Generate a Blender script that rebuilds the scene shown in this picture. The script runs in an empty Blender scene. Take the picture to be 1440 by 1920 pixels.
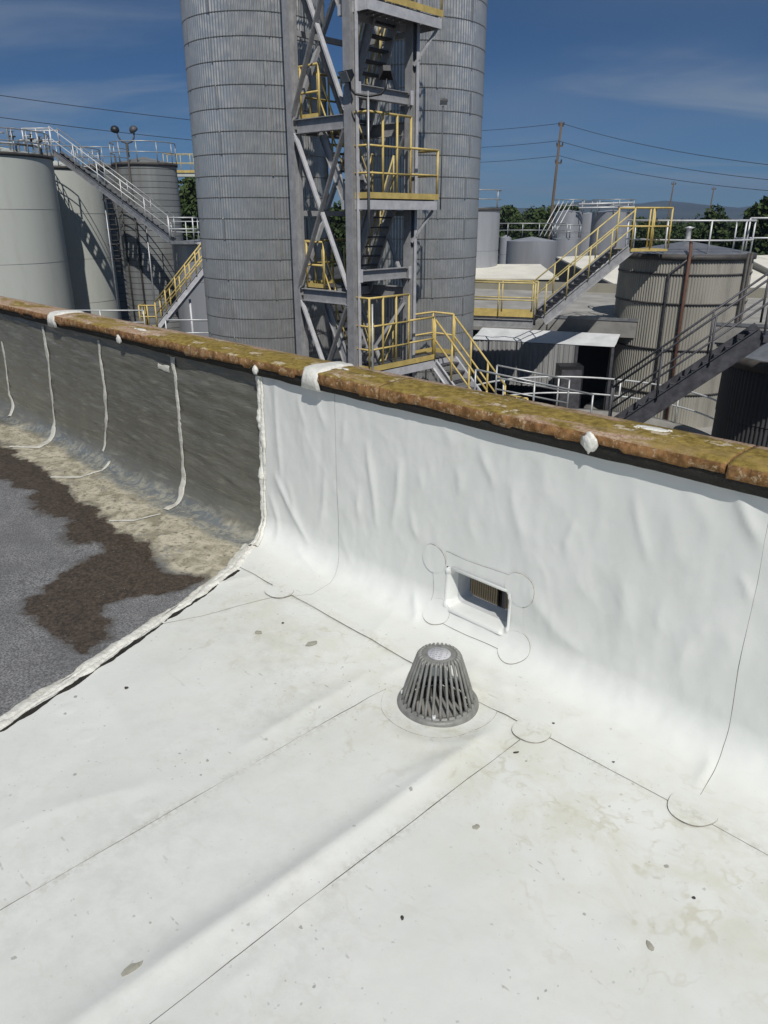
import bpy, bmesh, math, random
import numpy as np
from mathutils import Vector, Matrix
random.seed(7)
R = math.radians
scene = bpy.context.scene
COL = scene.collection

# ------------------------------------------------------------------ camera, world, sun
F, HOR, EYE = 1390.0, 405.0, 1.6
PITCH = math.atan((960 - HOR) / F)
CP, SP = math.cos(PITCH), math.sin(PITCH)
cam = bpy.data.cameras.new('camera')
cam.sensor_fit = 'VERTICAL'
cam.sensor_height = 36.0
cam.lens = 36.0 * F / 1920.0
cam.clip_start = 0.05
cam.clip_end = 20000
camo = bpy.data.objects.new('camera', cam)
camo.location = (0, 0, EYE)
camo.rotation_euler = (math.pi / 2 - PITCH, 0, 0)
COL.objects.link(camo)
scene.camera = camo

SUN_EL, SUN_SIDE = 50.0, 8.0          # elevation; degrees right of straight behind the camera
sdir = Vector((math.sin(R(SUN_SIDE)) * math.cos(R(SUN_EL)), -math.cos(R(SUN_SIDE)) * math.cos(R(SUN_EL)), math.sin(R(SUN_EL))))
sun = bpy.data.lights.new('sun', 'SUN')
sun.energy = 4.1
sun.angle = R(0.53)
sun.color = (1.0, 0.965, 0.91)
suno = bpy.data.objects.new('sun', sun)
suno.rotation_euler = sdir.to_track_quat('Z', 'Y').to_euler()
COL.objects.link(suno)

world = bpy.data.worlds.new('World')
scene.world = world
world.use_nodes = True
wn, wl = world.node_tree.nodes, world.node_tree.links
wn.clear()
w_out = wn.new('ShaderNodeOutputWorld')
w_bg = wn.new('ShaderNodeBackground')
w_bg.inputs['Strength'].default_value = 0.05
sky = wn.new('ShaderNodeTexSky')
sky.sky_type = 'NISHITA'
sky.sun_disc = False
sky.sun_elevation = R(SUN_EL)
sky.sun_rotation = math.atan2(sdir.x, sdir.y)
sky.altitude = 60
sky.air_density = 0.6
sky.dust_density = 0.0
sky.ozone_density = 6.0
# thin cirrus: streaky noise on a plane high above
geo = wn.new('ShaderNodeNewGeometry')
sep = wn.new('ShaderNodeSeparateXYZ')
wl.new(geo.outputs['Incoming'], sep.inputs[0])
def wmath(op, a, b=None, clamp=False):
    n = wn.new('ShaderNodeMath'); n.operation = op; n.use_clamp = clamp
    for i, x in enumerate((a, b)):
        if x is None: continue
        if isinstance(x, (int, float)): n.inputs[i].default_value = x
        else: wl.new(x, n.inputs[i])
    return n.outputs[0]
up = wmath('ADD', wmath('ABSOLUTE', sep.outputs['Z']), 0.09)
cx = wmath('DIVIDE', sep.outputs['X'], up)
cy = wmath('DIVIDE', sep.outputs['Y'], up)
cx = wmath('ADD', cx, 14.0)
comb = wn.new('ShaderNodeCombineXYZ')
wl.new(wmath('MULTIPLY', wmath('ADD', cx, wmath('MULTIPLY', cy, 0.25)), 0.32), comb.inputs[0])
wl.new(wmath('MULTIPLY', cy, 0.75), comb.inputs[1])
nz = wn.new('ShaderNodeTexNoise')
nz.inputs['Scale'].default_value = 1.15
nz.inputs['Detail'].default_value = 7
nz.inputs['Roughness'].default_value = 0.55
nz.inputs['Distortion'].default_value = 0.5
wl.new(comb.outputs[0], nz.inputs['Vector'])
def wramp(x, lo, hi, a=0.0, b=1.0):
    n = wn.new('ShaderNodeMapRange'); n.interpolation_type = 'SMOOTHSTEP'
    wl.new(x, n.inputs[0]); n.inputs[1].default_value = lo; n.inputs[2].default_value = hi; n.inputs[3].default_value = a; n.inputs[4].default_value = b
    return n.outputs[0]
VEIL = (7.0, 7.0, 0.0)
vmap = wn.new('ShaderNodeMapping'); vmap.inputs['Location'].default_value = VEIL; vmap.inputs['Scale'].default_value = (0.9, 0.35, 1)
wl.new(comb.outputs[0], vmap.inputs[0])
veil = wn.new('ShaderNodeTexNoise'); veil.inputs['Scale'].default_value = 0.8; veil.inputs['Detail'].default_value = 3; veil.inputs['Roughness'].default_value = 0.5
wl.new(vmap.outputs[0], veil.inputs['Vector'])
cloud = wmath('ADD', wmath('MULTIPLY', wramp(nz.outputs['Fac'], 0.50, 0.78), 0.85), wramp(veil.outputs['Fac'], 0.42, 0.72, 0, 0.5), True)
mixc = wn.new('ShaderNodeMixRGB')
mixc.inputs['Color2'].default_value = (5.8, 7.0, 8.6, 1)
wl.new(wmath('MULTIPLY', cloud, 0.75), mixc.inputs['Fac'])
scl2 = wn.new('ShaderNodeMixRGB'); scl2.blend_type = 'MULTIPLY'; scl2.inputs[0].default_value = 1.0
scl2.inputs[2].default_value = (0.56, 0.80, 0.94, 1)
wl.new(sky.outputs[0], scl2.inputs[1])
wl.new(scl2.outputs[0], mixc.inputs['Color1'])
wl.new(mixc.outputs[0], w_bg.inputs['Color'])
wl.new(w_bg.outputs[0], w_out.inputs['Surface'])

scene.view_settings.view_transform = 'Standard'
scene.view_settings.look = 'None'
scene.view_settings.exposure = -0.17
scene.view_settings.gamma = 1.0
scene.view_settings.use_curve_mapping = False
scene.render.engine = 'CYCLES'
scene.cycles.use_denoising = True
scene.cycles.max_bounces = 8
scene.cycles.diffuse_bounces = 4
scene.cycles.glossy_bounces = 3

# ------------------------------------------------------------------ geometry helpers
def ray(u, v):
    x = (u - 720) / F; y = (960 - v) / F
    return (x, CP + y * SP, -SP + y * CP)
def at(u, v, D):
    "photo pixel -> world point on the vertical plane D metres ahead of the viewer"
    d = ray(u, v); t = D / d[1]
    return Vector((t * d[0], D, EYE + t * d[2]))
def upx(u, D): return (u - 720) / math.hypot(F, 960 - HOR) * D

def obj(name, me, parent=None, m=None):
    o = bpy.data.objects.new(name, me)
    COL.objects.link(o)
    if parent is not None: o.parent = parent
    if m is not None and me is not None and not me.materials: me.materials.append(m)
    return o
def empty(name, loc=(0, 0, 0), rz=0, parent=None):
    o = bpy.data.objects.new(name, None)
    o.empty_display_size = 0.2
    COL.objects.link(o)
    o.location = loc; o.rotation_euler = (0, 0, rz)
    if parent is not None: o.parent = parent
    return o
def tag(o, label=None, cat=None, group=None, kind=None):
    if label: o['label'] = label
    if cat: o['category'] = cat
    if group: o['group'] = group
    if kind: o['kind'] = kind
    return o

class MB:
    def __init__(s): s.v = []; s.f = []; s.smooth = []
    def add(s, vs, fs, smooth=False):
        b = len(s.v); s.v += [tuple(p) for p in vs]
        s.f += [tuple(i + b for i in f) for f in fs]; s.smooth += [smooth] * len(fs)
        return s
    def box(s, c, size, axes=None):
        c = Vector(c); hx, hy, hz = [q / 2 for q in size]
        ax = axes or (Vector((1, 0, 0)), Vector((0, 1, 0)), Vector((0, 0, 1)))
        vs = [c + ax[0] * (hx * i) + ax[1] * (hy * j) + ax[2] * (hz * k) for i in (-1, 1) for j in (-1, 1) for k in (-1, 1)]
        return s.add(vs, [(0, 1, 3, 2), (4, 6, 7, 5), (0, 4, 5, 1), (2, 3, 7, 6), (0, 2, 6, 4), (1, 5, 7, 3)])
    def bbox(s, lo, hi):
        lo, hi = Vector(lo), Vector(hi)
        return s.box((lo + hi) / 2, hi - lo)
    def bar(s, p, q, wd, ht, up=(0, 0, 1)):
        "rectangular bar from p to q; wd sideways, ht along up"
        p, q = Vector(p), Vector(q); d = (q - p); L = d.length; d.normalize()
        up = Vector(up); side = d.cross(up)
        if side.length < 1e-5: side = d.cross(Vector((1, 0, 0)))
        side.normalize(); u2 = side.cross(d).normalized()
        return s.box((p + q) / 2, (L, wd, ht), (d, side, u2))
    def ibar(s, p, q, wd, ht, th=0.016, up=(0, 0, 1)):
        "rolled I section"
        p, q = Vector(p), Vector(q); d = (q - p); d.normalize()
        up = Vector(up); side = d.cross(up)
        if side.length < 1e-5: side = d.cross(Vector((1, 0, 0)))
        side.normalize(); u2 = side.cross(d).normalized()
        for k in (-1, 1): s.bar(p + u2 * k * (ht / 2 - th / 2), q + u2 * k * (ht / 2 - th / 2), wd, th, up)
        s.bar(p, q, th, ht - 2 * th - .002, up)
        return s
    def tube(s, pts, r, n=8, closed=False, caps=True):
        pts = [Vector(p) for p in pts]; m = len(pts); rings = []
        prev = None
        for i, p in enumerate(pts):
            if closed: d = pts[(i + 1) % m] - pts[i - 1]
            else: d = pts[min(i + 1, m - 1)] - pts[max(i - 1, 0)]
            d.normalize()
            if prev is None:
                a = d.cross(Vector((0, 0, 1)))
                if a.length < 1e-4: a = d.cross(Vector((1, 0, 0)))
            else: a = prev - d * prev.dot(d)
            a.normalize(); prev = a; b = d.cross(a)
            rr = r[i] if isinstance(r, (list, tuple)) else r
            rings.append([p + (a * math.cos(2 * math.pi * k / n) + b * math.sin(2 * math.pi * k / n)) * rr for k in range(n)])
        vs = [p for rg in rings for p in rg]; fs = []
        for i in range(m if closed else m - 1):
            j = (i + 1) % m
            fs += [(i * n + k, i * n + (k + 1) % n, j * n + (k + 1) % n, j * n + k) for k in range(n)]
        s.add(vs, fs, True)
        if caps and not closed:
            b = len(s.v) - len(vs)
            s.f += [tuple(b + k for k in reversed(range(n))), tuple(b + (m - 1) * n + k for k in range(n))]; s.smooth += [False, False]
        return s
    def lathe(s, prof, n=32, c=(0, 0, 0), smooth=True, a0=0.0, a1=2 * math.pi):
        c = Vector(c); full = abs(a1 - a0 - 2 * math.pi) < 1e-6; m = n if full else n + 1
        vs = [c + Vector((r * math.cos(a0 + (a1 - a0) * k / n), r * math.sin(a0 + (a1 - a0) * k / n), z)) for r, z in prof for k in range(m)]
        fs = []
        for i in range(len(prof) - 1):
            for k in range(n):
                k2 = (k + 1) % m
                fs.append((i * m + k, i * m + k2, (i + 1) * m + k2, (i + 1) * m + k))
        return s.add(vs, fs, smooth)
    def prism(s, poly, off):
        "closed polygon extruded by the vector off"
        off = Vector(off); n = len(poly); vs = [Vector(p) for p in poly] + [Vector(p) + off for p in poly]
        return s.add(vs, [tuple(reversed(range(n))), tuple(range(n, 2 * n))] + [(i, (i + 1) % n, n + (i + 1) % n, n + i) for i in range(n)])
    def mesh(s, name='mesh'):
        me = bpy.data.meshes.new(name); me.from_pydata(s.v, [], s.f)
        me.polygons.foreach_set('use_smooth', s.smooth); me.update()
        return me
    def fixed(s, name='mesh'):
        me = s.mesh(name); bm = bmesh.new(); bm.from_mesh(me); bmesh.ops.recalc_face_normals(bm, faces=bm.faces); bm.to_mesh(me); bm.free()
        return me
    def build(s, name, m, parent=None): return obj(name, s.fixed(name), parent, m)

def hash2(ix, iy, seed):
    h = (ix.astype(np.int64) * 374761393 + iy.astype(np.int64) * 668265263 + seed * 1442695041) & 0xffffffff
    h = ((h ^ (h >> 13)) * 1274126177) & 0xffffffff
    h = ((h ^ (h >> 16)) * 2246822519) & 0xffffffff
    return ((h ^ (h >> 15)) & 0xffffff) / float(0xffffff)
def vnoise(x, y, seed=0):
    x = np.asarray(x, float); y = np.asarray(y, float)
    ix = np.floor(x); iy = np.floor(y); fx = x - ix; fy = y - iy
    fx = fx * fx * fx * (fx * (fx * 6 - 15) + 10); fy = fy * fy * fy * (fy * (fy * 6 - 15) + 10)
    a = hash2(ix, iy, seed); b = hash2(ix + 1, iy, seed); c = hash2(ix, iy + 1, seed); d = hash2(ix + 1, iy + 1, seed)
    return ((a * (1 - fx) + b * fx) * (1 - fy) + (c * (1 - fx) + d * fx) * fy) * 2 - 1
def fbm(x, y, seed=0, oct=4, gain=0.5):
    s = 0; a = 1.0; t = 0
    for o in range(oct):
        s = s + a * vnoise(np.asarray(x) * 2 ** o, np.asarray(y) * 2 ** o, seed + o * 17); t += a; a *= gain
    return s / t

# ------------------------------------------------------------------ materials
class NT:
    "small wrapper to write node trees"
    def __init__(s, name):
        s.m = bpy.data.materials.new(name); s.m.use_nodes = True
        s.n, s.l = s.m.node_tree.nodes, s.m.node_tree.links
        s.n.clear()
        s.out = s.n.new('ShaderNodeOutputMaterial'); s.b = s.n.new('ShaderNodeBsdfPrincipled')
        s.l.new(s.b.outputs[0], s.out.inputs['Surface'])
        s.tc = s.n.new('ShaderNodeTexCoord')
    def put(s, sock, x):
        if isinstance(x, (int, float)): sock.default_value = x
        elif isinstance(x, (tuple, list)):
            sock.default_value = tuple(x) + ((1,) if len(sock.default_value) == 4 and len(x) == 3 else ())
        elif x is not None: s.l.new(x, sock)
    def math(s, op, a, b=None, c=None, clamp=False):
        n = s.n.new('ShaderNodeMath'); n.operation = op; n.use_clamp = clamp
        for i, x in enumerate((a, b, c)): s.put(n.inputs[i], x)
        return n.outputs[0]
    def mix(s, fac, a, b, mode='MIX'):
        n = s.n.new('ShaderNodeMixRGB'); n.blend_type = mode
        s.put(n.inputs[0], fac); s.put(n.inputs[1], a); s.put(n.inputs[2], b)
        return n.outputs[0]
    def coord(s, scale=(1, 1, 1), rot=(0, 0, 0), which='Object'):
        n = s.n.new('ShaderNodeMapping'); n.inputs['Scale'].default_value = scale; n.inputs['Rotation'].default_value = rot
        s.l.new(s.tc.outputs[which], n.inputs[0]); return n.outputs[0]
    def noise(s, vec, scale, detail=4, rough=0.55, dist=0.0, color=False):
        n = s.n.new('ShaderNodeTexNoise'); s.put(n.inputs['Vector'], vec)
        n.inputs['Scale'].default_value = scale; n.inputs['Detail'].default_value = detail
        n.inputs['Roughness'].default_value = rough; n.inputs['Distortion'].default_value = dist
        return n.outputs['Color' if color else 'Fac']
    def voro(s, vec, scale, feature='F1', out='Distance', rnd=1.0):
        n = s.n.new('ShaderNodeTexVoronoi'); n.feature = feature; s.put(n.inputs['Vector'], vec)
        n.inputs['Scale'].default_value = scale; n.inputs['Randomness'].default_value = rnd
        return n.outputs[out]
    def ramp(s, fac, lo, hi, a=0.0, b=1.0):
        n = s.n.new('ShaderNodeMapRange'); n.interpolation_type = 'SMOOTHSTEP'
        s.put(n.inputs[0], fac); n.inputs[1].default_value = lo; n.inputs[2].default_value = hi
        n.inputs[3].default_value = a; n.inputs[4].default_value = b
        return n.outputs[0]
    def attr(s, name, out='Fac'):
        n = s.n.new('ShaderNodeAttribute'); n.attribute_name = name; return n.outputs[out]
    def random(s): return s.n.new('ShaderNodeObjectInfo').outputs['Random']
    def bump(s, h, dist=0.01, strength=0.5):
        n = s.n.new('ShaderNodeBump'); n.inputs['Distance'].default_value = dist; n.inputs['Strength'].default_value = strength
        s.put(n.inputs['Height'], h); s.l.new(n.outputs[0], s.b.inputs['Normal'])
    def set(s, color=None, rough=None, metal=None, spec=None):
        s.put(s.b.inputs['Base Color'], color); s.put(s.b.inputs['Roughness'], rough)
        s.put(s.b.inputs['Metallic'], metal); s.put(s.b.inputs['Specular IOR Level'], spec)
        return s.m

def plain(name, base, rough=0.6, metal=0.0, scale=3.0, var=0.25, dirt=None, dirt_amt=0.35, streak=False, bump=0.0, bscale=40, rnd=0.0):
    t = NT(name); c = t.coord((1, 1, 0.12) if streak else (1, 1, 1))
    n1 = t.noise(c, scale, 5, 0.6)
    col = t.mix(t.ramp(n1, 0.3, 0.75), tuple(b * (1 - var) for b in base), tuple(min(1, b * (1 + var)) for b in base))
    if rnd: col = t.mix(t.math('MULTIPLY', t.random(), rnd), col, tuple(b * 0.45 for b in base))
    if dirt:
        n2 = t.noise(t.coord((1, 1, 0.18 if streak else 1)), scale * 2.7, 6, 0.65)
        col = t.mix(t.ramp(n2, 0.5, 0.78, 0, dirt_amt), col, dirt)
    if bump: t.bump(t.noise(t.coord(), bscale, 4), 0.01, bump)
    return t.set(col, t.ramp(n1, 0.2, 0.8, max(0.05, rough - 0.08), min(1, rough + 0.1)), metal)

M = {}
M['yellow'] = plain('yellow_paint', (0.58, 0.44, 0.15), 0.5, 0, 4, 0.15, (0.22, 0.16, 0.07), 0.4)
M['yellow_pale'] = plain('faded_yellow_paint', (0.55, 0.45, 0.19), 0.6, 0, 4, 0.2, (0.3, 0.27, 0.2), 0.4)
M['galv'] = plain('galvanized_steel', (0.30, 0.305, 0.315), 0.42, 0.55, 6, 0.15, (0.16, 0.15, 0.15), 0.3, rnd=0.12)
M['steel_grey'] = plain('grey_painted_steel', (0.37, 0.37, 0.375), 0.5, 0.15, 5, 0.15, (0.1, 0.09, 0.09), 0.35, rnd=0.15)
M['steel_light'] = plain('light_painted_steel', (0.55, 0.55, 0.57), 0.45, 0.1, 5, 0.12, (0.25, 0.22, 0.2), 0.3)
M['steel_dark'] = plain('dark_weathered_steel', (0.085, 0.085, 0.095), 0.55, 0.2, 6, 0.25, (0.05, 0.04, 0.035), 0.4)
M['rail_grey'] = plain('grey_rail_pipe', (0.38, 0.39, 0.39), 0.42, 0.45, 6, 0.12)
M['rail_white'] = plain('pale_rail_pipe', (0.62, 0.63, 0.63), 0.45, 0.2, 6, 0.1)
M['black'] = plain('black_housing', (0.018, 0.018, 0.02), 0.45, 0.0, 8, 0.2)
M['lens'] = plain('lamp_lens', (0.45, 0.45, 0.43), 0.15, 0, 8, 0.1)
M['concrete'] = plain('weathered_concrete', (0.27, 0.26, 0.24), 0.85, 0, 1.2, 0.2, (0.12, 0.11, 0.1), 0.5, bump=0.2)
M['yard'] = plain('yard_asphalt', (0.052, 0.05, 0.048), 0.9, 0, 0.25, 0.35, (0.03, 0.028, 0.025), 0.6, bump=0.3)
M['tan_wall'] = plain('tan_wall_panel', (0.25, 0.235, 0.19), 0.75, 0, 0.7, 0.12, (0.13, 0.12, 0.09), 0.4, streak=True)
M['white_roof'] = plain('white_coated_roof', (0.74, 0.71, 0.62), 0.6, 0, 0.6, 0.07, (0.5, 0.46, 0.36), 0.35)
M['grey_roof'] = plain('grey_gravel_roof', (0.33, 0.32, 0.295), 0.9, 0, 0.9, 0.2, (0.33, 0.32, 0.3), 0.6, bump=0.3, bscale=8)
M['tarp'] = plain('white_tarp', (0.62, 0.63, 0.63), 0.55, 0, 2.2, 0.07, (0.42, 0.43, 0.43), 0.3)
M['curtain'] = plain('grey_vinyl_curtain', (0.30, 0.30, 0.295), 0.6, 0, 2.5, 0.22, streak=True)
M['tank_white'] = plain('pale_tank_paint', (0.51, 0.53, 0.485), 0.55, 0, 0.45, 0.06, (0.34, 0.33, 0.28), 0.4, streak=True, bump=0.03, bscale=3)
M['tank_grey'] = plain('grey_insulated_jacket', (0.26, 0.27, 0.265), 0.55, 0.25, 0.8, 0.2, (0.13, 0.12, 0.1), 0.55, streak=True, rnd=0.3)
M['tank_silver'] = plain('silver_tank_sheet', (0.40, 0.41, 0.43), 0.4, 0.35, 0.6, 0.12, (0.24, 0.24, 0.25), 0.35, streak=True)
M['tank_beige'] = plain('beige_corrugated_sheet', (0.34, 0.325, 0.28), 0.6, 0.05, 0.9, 0.14, (0.13, 0.12, 0.105), 0.5, streak=True, rnd=0.1)
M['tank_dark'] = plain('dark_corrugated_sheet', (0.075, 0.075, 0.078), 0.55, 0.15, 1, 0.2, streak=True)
M['rim_dark'] = plain('dark_tank_rim', (0.07, 0.066, 0.062), 0.65, 0.1, 3, 0.3, (0.12, 0.07, 0.045), 0.5)
M['rust_pipe'] = plain('rusty_pipe', (0.13, 0.065, 0.045), 0.75, 0.1, 5, 0.3)
M['wood_pole'] = plain('pole_wood', (0.12, 0.09, 0.065), 0.9, 0, 2, 0.25, streak=True)
M['wire'] = plain('dark_wire', (0.06, 0.06, 0.065), 0.6, 0.2)
M['bark'] = plain('bark', (0.075, 0.055, 0.04), 0.95, 0, 2, 0.3)
M['cast'] = plain('grey_cast_strainer', (0.23, 0.23, 0.215), 0.5, 0.1, 18, 0.22, (0.085, 0.08, 0.07), 0.5, bump=0.15, bscale=160)
M['bowl'] = plain('dark_drain_bowl', (0.03, 0.028, 0.024), 0.6, 0, 20, 0.4)
M['sealant'] = plain('white_sealant', (0.74, 0.73, 0.67), 0.42, 0, 18, 0.1, (0.4, 0.37, 0.29), 0.5, bump=0.5, bscale=70)
M['sealant_old'] = plain('aged_sealant', (0.58, 0.57, 0.51), 0.6, 0, 14, 0.16, (0.24, 0.22, 0.17), 0.6, bump=0.5, bscale=80)
M['liner'] = plain('grey_white_liner', (0.52, 0.53, 0.53), 0.5, 0, 9, 0.08, (0.36, 0.36, 0.34), 0.35)
M['tar'] = plain('black_tar', (0.016, 0.014, 0.011), 0.75, 0, 25, 0.5, (0.06, 0.05, 0.03), 0.5, bump=0.6, bscale=120)
M['flake'] = plain('grey_flake', (0.36, 0.35, 0.29), 0.8, 0, 30, 0.2, (0.2, 0.19, 0.15), 0.5)
M['grit'] = plain('dark_grit', (0.055, 0.05, 0.045), 0.9, 0, 30, 0.3)
M['grime'] = plain('seam_grime', (0.135, 0.125, 0.105), 0.9, 0, 30, 0.5)
M['weld_edge'] = plain('weld_edge_dirt', (0.30, 0.285, 0.245), 0.9, 0, 30, 0.5)
M['grille'] = plain('grille_bar', (0.17, 0.15, 0.11), 0.6, 0.0, 12, 0.15, (0.3, 0.25, 0.15), 0.4)

def membrane_mat():
    t = NT('white_roof_membrane'); c = t.coord()
    base = t.mix(t.ramp(t.noise(c, 2.2, 5, 0.6), 0.3, 0.7), (0.70, 0.715, 0.68), (0.76, 0.77, 0.74))
    # pond stains, stronger where the grime attribute says so
    g = t.attr('grime')
    st = t.math('MULTIPLY', g, t.ramp(t.noise(c, 5.5, 7, 0.68, 0.6), 0.36, 0.68), clamp=True)
    base = t.mix(t.math('MULTIPLY', st, 0.6), base, (0.61, 0.60, 0.48))
    st2 = t.math('MULTIPLY', g, t.ramp(t.noise(c, 19, 6, 0.7, 1.0), 0.56, 0.74), clamp=True)
    base = t.mix(t.math('MULTIPLY', st2, 0.55), base, (0.43, 0.41, 0.31))
    fl = t.attr('floor')
    sd_ = t.math('MULTIPLY', t.attr('seamdirt'), t.ramp(t.noise(c, 45, 6, 0.75), 0.42, 0.62))
    base = t.mix(t.math('MULTIPLY', sd_, 0.55), base, (0.34, 0.32, 0.25))
    smu = t.math('MULTIPLY', t.ramp(t.noise(c, 1.1, 6, 0.62, 0.4), 0.45, 0.7), t.ramp(t.noise(c, 17, 6, 0.75), 0.35, 0.7))
    base = t.mix(t.math('MULTIPLY', t.math('MULTIPLY', smu, fl), 0.42), base, (0.44, 0.44, 0.40))
    tide = t.math('MULTIPLY', t.ramp(t.math('ABSOLUTE', t.math('SUBTRACT', t.noise(c, 1.9, 5, 0.6, 0.3), 0.52)), 0.0, 0.016, 1, 0), t.ramp(t.noise(c, 9, 4), 0.42, 0.62))
    base = t.mix(t.math('MULTIPLY', t.math('MULTIPLY', tide, t.math('ADD', g, 0.15)), 0.38), base, (0.47, 0.44, 0.31))
    base = t.mix(t.math('MULTIPLY', fl, 0.14), base, (0.56, 0.56, 0.51))
    clus = t.ramp(t.noise(c, 2.4, 4, 0.6), 0.40, 0.62, 0.12, 1.0)
    # small dirt specks
    for sc, th, rare, amt in ((6, 0.045, 0.86, 0.8), (22, 0.11, 0.90, 0.55), (60, 0.2, 0.88, 0.32)):
        n = t.n.new('ShaderNodeTexVoronoi'); n.voronoi_dimensions = '2D'; n.inputs['Scale'].default_value = sc
        t.l.new(t.mix(0.02, c, t.noise(c, 45, 4, 0.7, 0, True), 'ADD'), n.inputs['Vector'])
        s3 = t.n.new('ShaderNodeSeparateColor'); t.l.new(n.outputs['Color'], s3.inputs[0])
        d = t.math('LESS_THAN', n.outputs['Distance'], t.math('MULTIPLY', s3.outputs[2], th))
        k = t.math('MULTIPLY', d, t.math('GREATER_THAN', s3.outputs[0], rare))
        base = t.mix(t.math('MULTIPLY', t.math('MULTIPLY', k, t.math('MULTIPLY', fl, clus)), amt), base, (0.14, 0.13, 0.10))
    # scuffs: short thin marks in two directions
    for rz, sc, sx, rare in ((0.5, 4.5, 0.14, 0.5), (-0.9, 5.5, 0.18, 0.55), (1.9, 6.5, 0.22, 0.6), (1.2, 3.2, 0.07, 0.5), (2.6, 5.0, 0.12, 0.55)):
        v = t.mix(0.05, t.coord((sx, 1, 1), (0, 0, rz)), t.noise(c, 3.5, 3, 0.5, 0, True), 'ADD')
        n = t.n.new('ShaderNodeTexVoronoi'); n.voronoi_dimensions = '2D'; n.inputs['Scale'].default_value = sc * 1.6
        t.l.new(v, n.inputs['Vector'])
        s3 = t.n.new('ShaderNodeSeparateColor'); t.l.new(n.outputs['Color'], s3.inputs[0])
        d = t.ramp(n.outputs['Distance'], 0.010, 0.036, 1, 0)
        k = t.math('MULTIPLY', d, t.math('GREATER_THAN', s3.outputs[0], rare))
        k = t.math('MULTIPLY', t.math('MULTIPLY', k, clus), t.ramp(t.noise(c, 40, 4), 0.44, 0.58))
        base = t.mix(t.math('MULTIPLY', t.math('MULTIPLY', k, fl), 0.6), base, (0.27, 0.25, 0.2))
    t.bump(t.math('ADD', t.noise(c, 26, 5, 0.6), t.math('MULTIPLY', t.noise(c, 240, 3), 0.12)), 0.004, 0.22)
    return t.set(base, t.ramp(t.noise(c, 4, 4), 0.3, 0.7, 0.36, 0.52), 0, 0.42)
M['membrane'] = membrane_mat()

def old_wall_mat():
    t = NT('old_grey_flashing'); c = t.coord()
    base = t.mix(t.ramp(t.noise(c, 2.6, 6, 0.6), 0.3, 0.7), (0.118, 0.115, 0.097), (0.160, 0.155, 0.128))
    c2 = t.coord((0.8, 0.8, 6.5), (0, 0.12, 0))
    base = t.mix(t.ramp(t.noise(c2, 6, 6, 0.65, 0.5), 0.5, 0.72, 0, 0.6), base, (0.26, 0.255, 0.21))  # pale horizontal streaks: reflections on the ripples put into the colour
    tan = t.attr('tan'); blue = t.attr('blue'); grey = t.attr('granule')
    b0 = t.attr('brown'); jit = t.math('SUBTRACT', t.noise(c, 34, 6, 0.78), 0.5)
    brown = t.ramp(t.math('ADD', b0, t.math('MULTIPLY', jit, 1.5)), 0.38, 0.66)
    damp = t.math('MULTIPLY', t.math('SUBTRACT', t.ramp(t.math('ADD', b0, t.math('MULTIPLY', jit, 0.9)), 0.02, 0.4), brown), 0.55, clamp=True)
    nn = t.noise(c, 9, 7, 0.7, 0.8)
    tanc = t.mix(t.ramp(nn, 0.38, 0.62), (0.27, 0.245, 0.175), (0.52, 0.48, 0.37))
    tanc = t.mix(t.ramp(t.noise(c, 38, 6, 0.7), 0.52, 0.68), tanc, (0.11, 0.1, 0.075))
    tanc = t.mix(t.ramp(t.noise(c, 6, 6, 0.7, 1.5), 0.58, 0.7, 0, .7), tanc, (0.20, 0.205, 0.215))
    base = t.mix(t.math('MULTIPLY', tan, 1.0, clamp=True), base, tanc)
    bluec = t.mix(t.ramp(t.noise(c, 16, 6, 0.7, 1), 0.42, 0.62), (0.13, 0.15, 0.165), (0.30, 0.295, 0.245))
    base = t.mix(t.math('MULTIPLY', blue, t.ramp(t.noise(c, 7, 5, 0.65), 0.3, 0.52)), base, bluec)
    gr = t.mix(t.ramp(t.noise(c, 110, 5, 0.85), 0.38, 0.62), (0.075, 0.075, 0.077), (0.31, 0.31, 0.308))
    gr = t.mix(t.ramp(t.noise(c, 26, 5, 0.75), 0.5, 0.72, 0, .6), gr, (0.055, 0.055, 0.06))
    gr = t.mix(t.ramp(t.noise(c, 4, 6, 0.65), 0.35, 0.7, 0, 0.55), gr, (0.10, 0.10, 0.105))
    base = t.mix(grey, base, gr)
    br = t.mix(t.ramp(t.noise(c, 60, 6, 0.75), 0.35, 0.7), (0.034, 0.025, 0.018), (0.105, 0.080, 0.058))
    base = t.mix(damp, base, (0.075, 0.068, 0.06))
    base = t.mix(brown, base, br)
    fleck = t.ramp(t.voro(c, 46), 0.06, 0.11, 1, 0)
    base = t.mix(t.math('MULTIPLY', fleck, t.math('MULTIPLY', t.ramp(t.noise(c, 5, 3), 0.52, 0.62), t.math('MAXIMUM', grey, brown))), base, (0.42, 0.41, 0.38))
    rough = t.math('SUBTRACT', t.math('ADD', 0.25, t.math('MULTIPLY', t.math('MAXIMUM', grey, tan), 0.5)), t.math('MULTIPLY', brown, 0.12), clamp=True)
    h = t.math('ADD', t.math('MULTIPLY', t.noise(c2, 9, 6, 0.6, 0.7), 1.4), t.math('MULTIPLY', t.noise(c, 160, 4, 0.7), t.math('MULTIPLY', grey, 0.5)))
    t.bump(h, 0.009, 0.45)
    return t.set(base, rough, 0, 0.55)
M['old'] = old_wall_mat()

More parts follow.
